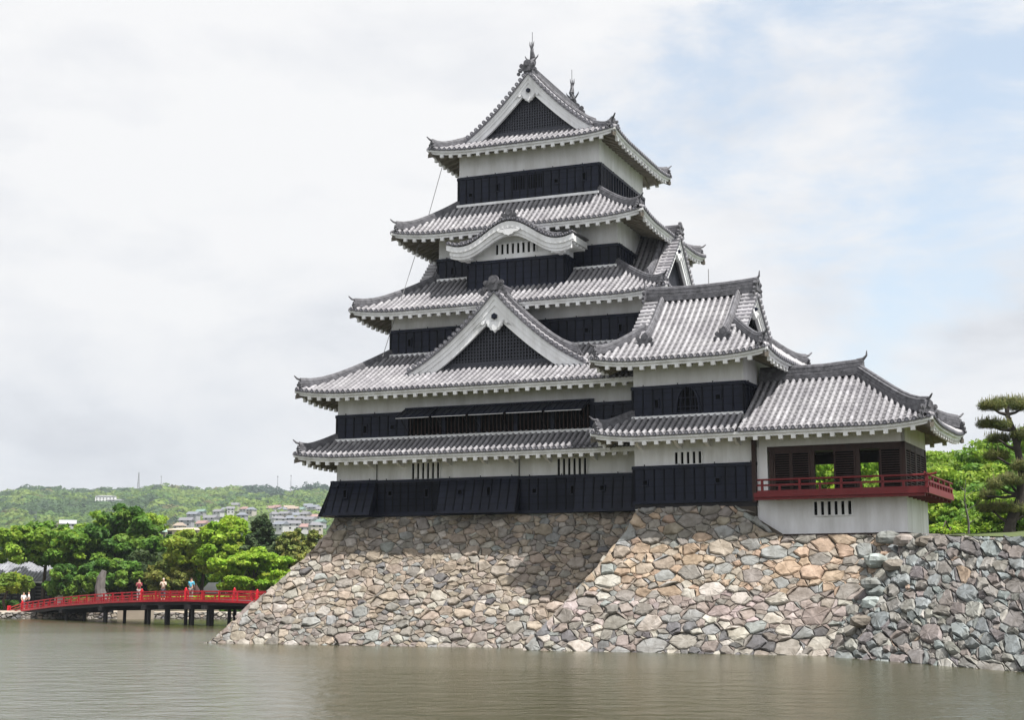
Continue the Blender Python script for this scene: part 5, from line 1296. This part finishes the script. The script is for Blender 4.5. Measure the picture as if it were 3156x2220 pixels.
tent('long white stall roof behind the lime tree trunks', 622, 712, 1830, 1797, 158, (.55, .55, .55), (.72, .72, .72))
dm_ = thing('domed_kiosk', 'small building with a pale green dome above the trees', 'building', (PX(469, 330, 10), 330, 3))
mb = MB(); mb.tube([(0, 0, 0), (0, 0, PZ(1641, 330) - 3)], 2.6, 14); mb.build('wall', 'greyboard', dm_)
zz0 = PZ(1641, 330) - 3; mb = MB(); mb.grid([[(3.2 * math.cos(a) * math.cos(q * .26), 3.2 * math.sin(a) * math.cos(q * .26), zz0 + 1.9 * math.sin(q * .26)) for a in [j * .449 for j in range(14)]] for q in range(7)], (.38, .52, .45), True); mb.build('dome', 'paint', dm_)

# ================================================================== HILLS, FOREST, TOWN
def ridge_y(sx):      # skyline of the wooded hill in photo rows (2296 scale), by photo column
    return float(np.interp(sx / S, [-60, 0, 30, 100, 150, 200, 250, 300, 345, 400, 450, 500, 560, 610, 640, 680, 720, 760, 830, 1200], [1105, 1100, 1086, 1088, 1092, 1092, 1090, 1090, 1080, 1086, 1090, 1086, 1083, 1090, 1094, 1082, 1082, 1096, 1110, 1135]))
def hill_z(x, y):
    sx = 1578 + FPX * x / (y * math.cos(PITCH)); D1 = 2000.; top = PZ(ridge_y(sx) * S + 42, D1); f = min(max((y - 850) / (D1 - 850), 0), 1.25); g_ = f ** .85 if f < 1 else 1 - (f - 1) * 1.5
    return 3 + (top - 3) * g_ + 2.5 * math.sin(x * .012 + y * .008) * min(1, f * 3) * (1 - f * .6)
mb = MB(); mb.grid([[(x, y, hill_z(x, y)) for x in range(-1400, 2300, 60)] for y in range(780, 2500, 60)]); tag(mb.build('hills', 'hill', smooth=True), kind='structure')
rs_ = np.random.default_rng(21); Vs, Cs = [], []
pal_f = [((.15, .235, .05), 3), ((.105, .19, .05), 3), ((.20, .28, .06), 2.4), ((.07, .13, .055), 1.4), ((.055, .09, .055), .9), ((.17, .17, .075), .5)]
wts = np.array([p[1] for p in pal_f]); wts = wts / wts.sum(); cnt = 0
town = lambda sx, f: 455 * S < sx < 735 * S and .10 < f < .46
ys = []
while cnt < 6200:
    y = 830 + 1190 * rs_.uniform(0, 1) ** .9; sx = rs_.uniform(1080, 2600) if cnt % 6 == 0 else rs_.uniform(-260 if cnt % 5 == 0 else -60, 1080); f = (y - 850) / 1150
    x = PX(sx, y, 30)
    if town(sx, f) and rs_.uniform() < .80: continue
    r = rs_.uniform(7, 15); z = hill_z(x, y); k = int(rs_.integers(100, 150)); c0 = np.array(pal_f[rs_.choice(len(pal_f), p=wts)][0])
    darkpatch = (600 < sx / S * S and 540 * S < sx < 640 * S and f > .75) or (sx > 655 * S and f > .85)
    g_ = math.sin(x * .017 + y * .006) + math.sin(x * .006 - y * .011 + 1)
    if g_ > .95: c0 = np.array([(.06, .11, .05), (.075, .135, .05)][cnt % 2])
    elif g_ < -.8: c0 = np.array([(.20, .29, .06), (.17, .25, .05)][cnt % 2])
    if darkpatch: c0 = np.array((.045, .085, .055)); r *= .9
    d = rs_.normal(size=(k, 3)); d /= np.linalg.norm(d, axis=1)[:, None]; d[:, 2] = np.abs(d[:, 2]) * 1.0 - .15
    hgt = r * rs_.uniform(.75, 1.15) * (1.25 if c0[1] < .09 else 1); P = np.array([x, y, z + r * .30]) + d * np.array([r, r, hgt]) * rs_.uniform(.86, 1.04, (k, 1))
    nrm = d + rs_.normal(size=(k, 3)) * .28; nrm /= np.linalg.norm(nrm, axis=1)[:, None]; a = np.cross(nrm, rs_.normal(size=(k, 3))); a /= np.linalg.norm(a, axis=1)[:, None]; b = np.cross(nrm, a); s_ = r * .155 * rs_.uniform(.6, 1.3, (k, 1)); a *= s_; b *= s_ * .8
    Vs.append(np.stack([P - a, P - b, P + a, P + b], 1)); Cs.append(c0 * rs_.uniform(.88, 1.12, (k, 1)) * rs_.uniform(.82, 1.15)); cnt += 1
tag(quadmesh('hillside_forest', np.concatenate(Vs), np.concatenate(Cs), 'leaf'), kind='stuff')
# town houses on the slope
def house(label, sx, sy, depth, w_, d_, h, rh, wall, roof, rz, kind=0, group=None):
    x = PX(sx, depth, 20); z = PZ(sy, depth); t = thing('hillside_house', label, 'house', (x, depth, z - 3), rz, group); H0 = h + 2
    mb = MB(); mb.box(-w_ / 2, w_ / 2, -d_ / 2, d_ / 2, 0, H0, wall); wl = mb.build('wall', 'paint', t)
    mb = MB(); e = .6; A = [(-w_ / 2 - e, -d_ / 2 - e, H0), (w_ / 2 + e, -d_ / 2 - e, H0), (w_ / 2 + e, d_ / 2 + e, H0), (-w_ / 2 - e, d_ / 2 + e, H0)]; q = w_ * (.28 if kind else 0) ; r0, r1 = (-w_ / 2 - e + q + (0 if kind else .0), 0, H0 + rh), (w_ / 2 + e - q, 0, H0 + rh)
    for f_ in ([A[0], A[1], r1, r0], [A[2], A[3], r0, r1], [A[1], A[2], r1], [A[3], A[0], r0], A[::-1]): mb.face(f_, roof)
    mb.build('roof', 'paint', t)
    nw = max(2, int(w_ / 3)); 
    for k in range(nw):
        for lv in range(1 if h < 3.9 else 2):
            u = -w_ / 2 + w_ * (k + .5) / nw; zz = 2 + .7 + lv * 2.2; mb = MB(); mb.box(u - .6, u + .6, -d_ / 2 - .05, -d_ / 2 + .02, zz, zz + 1.1); mb.build('window', 'void', t)
    return t
WH, CR, GRW = (.50, .50, .49), (.42, .39, .34), (.33, .33, .34)
RG, RB_, RR, RT_, RO = (.17, .17, .185), (.17, .185, .215), (.27, .17, .155), (.15, .22, .20), (.30, .24, .19)
cols_ = {'white': WH, 'cream': CR, 'grey': GRW}; roofs_ = {'dark grey': RG, 'blue-grey': RB_, 'red': RR, 'teal': RT_, 'tan': RO}
rh_ = random.Random(44)
hl = [(486, 1152, 'white', 'dark grey'), (500, 1148, 'white', 'blue-grey'), (513, 1150, 'white', 'dark grey'), (523, 1141, 'cream', 'dark grey'), (545, 1146, 'white', 'red'), (560, 1152, 'cream', 'blue-grey'), (603, 1144, 'white', 'red'), (618, 1142, 'cream', 'red'),
      (630, 1147, 'white', 'blue-grey'), (645, 1143, 'cream', 'tan'), (655, 1150, 'grey', 'tan'), (670, 1147, 'white', 'teal'), (688, 1143, 'white', 'blue-grey'), (700, 1146, 'grey', 'blue-grey'), (712, 1151, 'white', 'dark grey'), (540, 1160, 'grey', 'blue-grey'), (612, 1158, 'white', 'dark grey'),
      (636, 1162, 'cream', 'dark grey'), (660, 1160, 'white', 'blue-grey'), (683, 1163, 'cream', 'dark grey'), (704, 1164, 'white', 'red'), (622, 1174, 'white', 'dark grey'), (648, 1173, 'grey', 'blue-grey'), (672, 1174, 'cream', 'dark grey'), (694, 1176, 'white', 'dark grey'),
      (715, 1176, 'grey', 'teal'), (628, 1188, 'white', 'blue-grey'), (655, 1186, 'white', 'dark grey'), (682, 1188, 'white', 'red'), (706, 1190, 'cream', 'dark grey'), (430, 1163, 'grey', 'blue-grey'), (447, 1152, 'grey', 'teal'), (452, 1180, 'white', 'red'), (415, 1178, 'grey', 'dark grey'), (470, 1172, 'white', 'dark grey'), (400, 1185, 'cream', 'tan')]
seen_ = {}; seen_l = {}
for i, (hx, hy, wc, rc) in enumerate(hl):
    dpt = np.interp(hy, [1140, 1190], [1330, 900]); wv = rh_.uniform(5.5, 9); kd = rh_.random() < .4
    key = (wc, rc); seen_[key] = seen_.get(key, 0) + 1
    row = 'top row' if hy < 1149 else ('upper rows' if hy < 1156 else ('middle rows' if hy < 1170 else 'lowest rows')); near_ = 'left of lime trees' if hx < 440 else ('above lime trees' if hx < 535 else ('beside dark conifer' if hx < 635 else ('conifer to castle' if hx < 680 else 'next to castle')))
    lab = f'{wc} hillside house with {rc} roof, {row}, {near_}'; n_ = seen_l.get(lab, 0); seen_l[lab] = n_ + 1
    if n_: lab = lab.replace('hillside house', 'hillside house behind its twin')
    house(lab, hx * S, hy * S, dpt, wv, 7, rh_.choice([2.4, 4.0]), 2.2, cols_[wc], roofs_[rc], rh_.uniform(-.5, .5), kd)
house('long white flat-roofed building alone on the hillside left of the mast', 230 * S, 1124 * S, 1500, 20, 8, 6, .6, (.72, .72, .72), (.6, .6, .6), .1, 1)
house('low white building beside the long hillside building', 252 * S, 1126 * S, 1500, 16, 6, 3, .6, (.70, .70, .68), (.55, .55, .55), .1, 1)
house('small pale roofed house alone among trees on the left slope', 148 * S, 1180 * S, 900, 9, 6, 2.2, 2.4, (.4, .4, .4), (.36, .37, .39), .3, 0)
house('long low tan and white building behind the domed kiosk', 430 * S, 1200 * S, 420, 14, 8, 2.2, .8, (.55, .47, .36), (.42, .36, .28), .0, 1)
for (sx, s0, s1_, d, lab) in ((305, 1060, 1100, 1900, 'lattice radio mast on the wooded skyline'), (619, 1068, 1096, 1900, 'thin mast between the two rightmost hill crests'), (649, 1066, 1092, 1900, 'short mast on the rightmost hill crest'), (356, 1068, 1094, 1900, 'very thin pole right of the radio mast')):
    x, z1, z0_ = PX(sx * S, d, 60), PZ(s0 * S, d), PZ(s1_ * S, d) - 8; t = thing('radio_mast', lab, 'mast', (x, d, z0_)); h = z1 - z0_; w_ = 1.5 if sx == 305 else .3; mb = MB()
    for a, b in ((-1, -1), (1, -1), (1, 1), (-1, 1)): mb.tube([(a * w_, b * w_, 0), (a * w_ * .2, b * w_ * .2, h)], .22 if sx == 305 else .14, 4)
    for k in range(8): q = w_ * (1 - .8 * k / 8); z = h * k / 8; mb.tube([(-q, -q, z), (q, -q, z + h / 9)], .14, 4); mb.tube([(q, -q, z), (-q, -q, z + h / 9)], .14, 4)
    mb.build('lattice', 'metal', t)
    if sx != 305: mb = MB(); mb.tube([(0, 0, h * .94), (0, 0, h)], [.9, .7], 6); mb.build('antenna_ring', 'metal', t)
# cable running down the left side of the keep
mb = MB(); ck = [(992, 372, 80), (962, 480, 79.5), (935, 560, 79), (908, 645, 78.5), (880, 730, 78), (858, 800, 77.5)]
mb.tube([(PX(a * S, d, PZ(b * S, d)), d, PZ(b * S, d)) for a, b, d in ck], .018, 5); tag(mb.build('lightning_cable', 'metal'), 'thin cable hanging down beside the left edge of the keep', 'cable')

# ================================================================== HAZE
if 1:
    hm = bpy.data.materials.new('thin_haze'); hm.use_nodes = True; t = hm.node_tree; t.nodes.clear(); o_ = t.nodes.new('ShaderNodeOutputMaterial'); v_ = t.nodes.new('ShaderNodeVolumePrincipled')
    v_.inputs['Color'].default_value = (.82, .91, 1, 1); v_.inputs['Density'].default_value = .00014; v_.inputs['Anisotropy'].default_value = .3; t.links.new(v_.outputs[0], o_.inputs['Volume']); M['haze'] = hm
    mb = MB(); mb.box(-1500, 2500, -60, 2750, -4, 250); tag(mb.build('haze', 'haze'), kind='stuff')
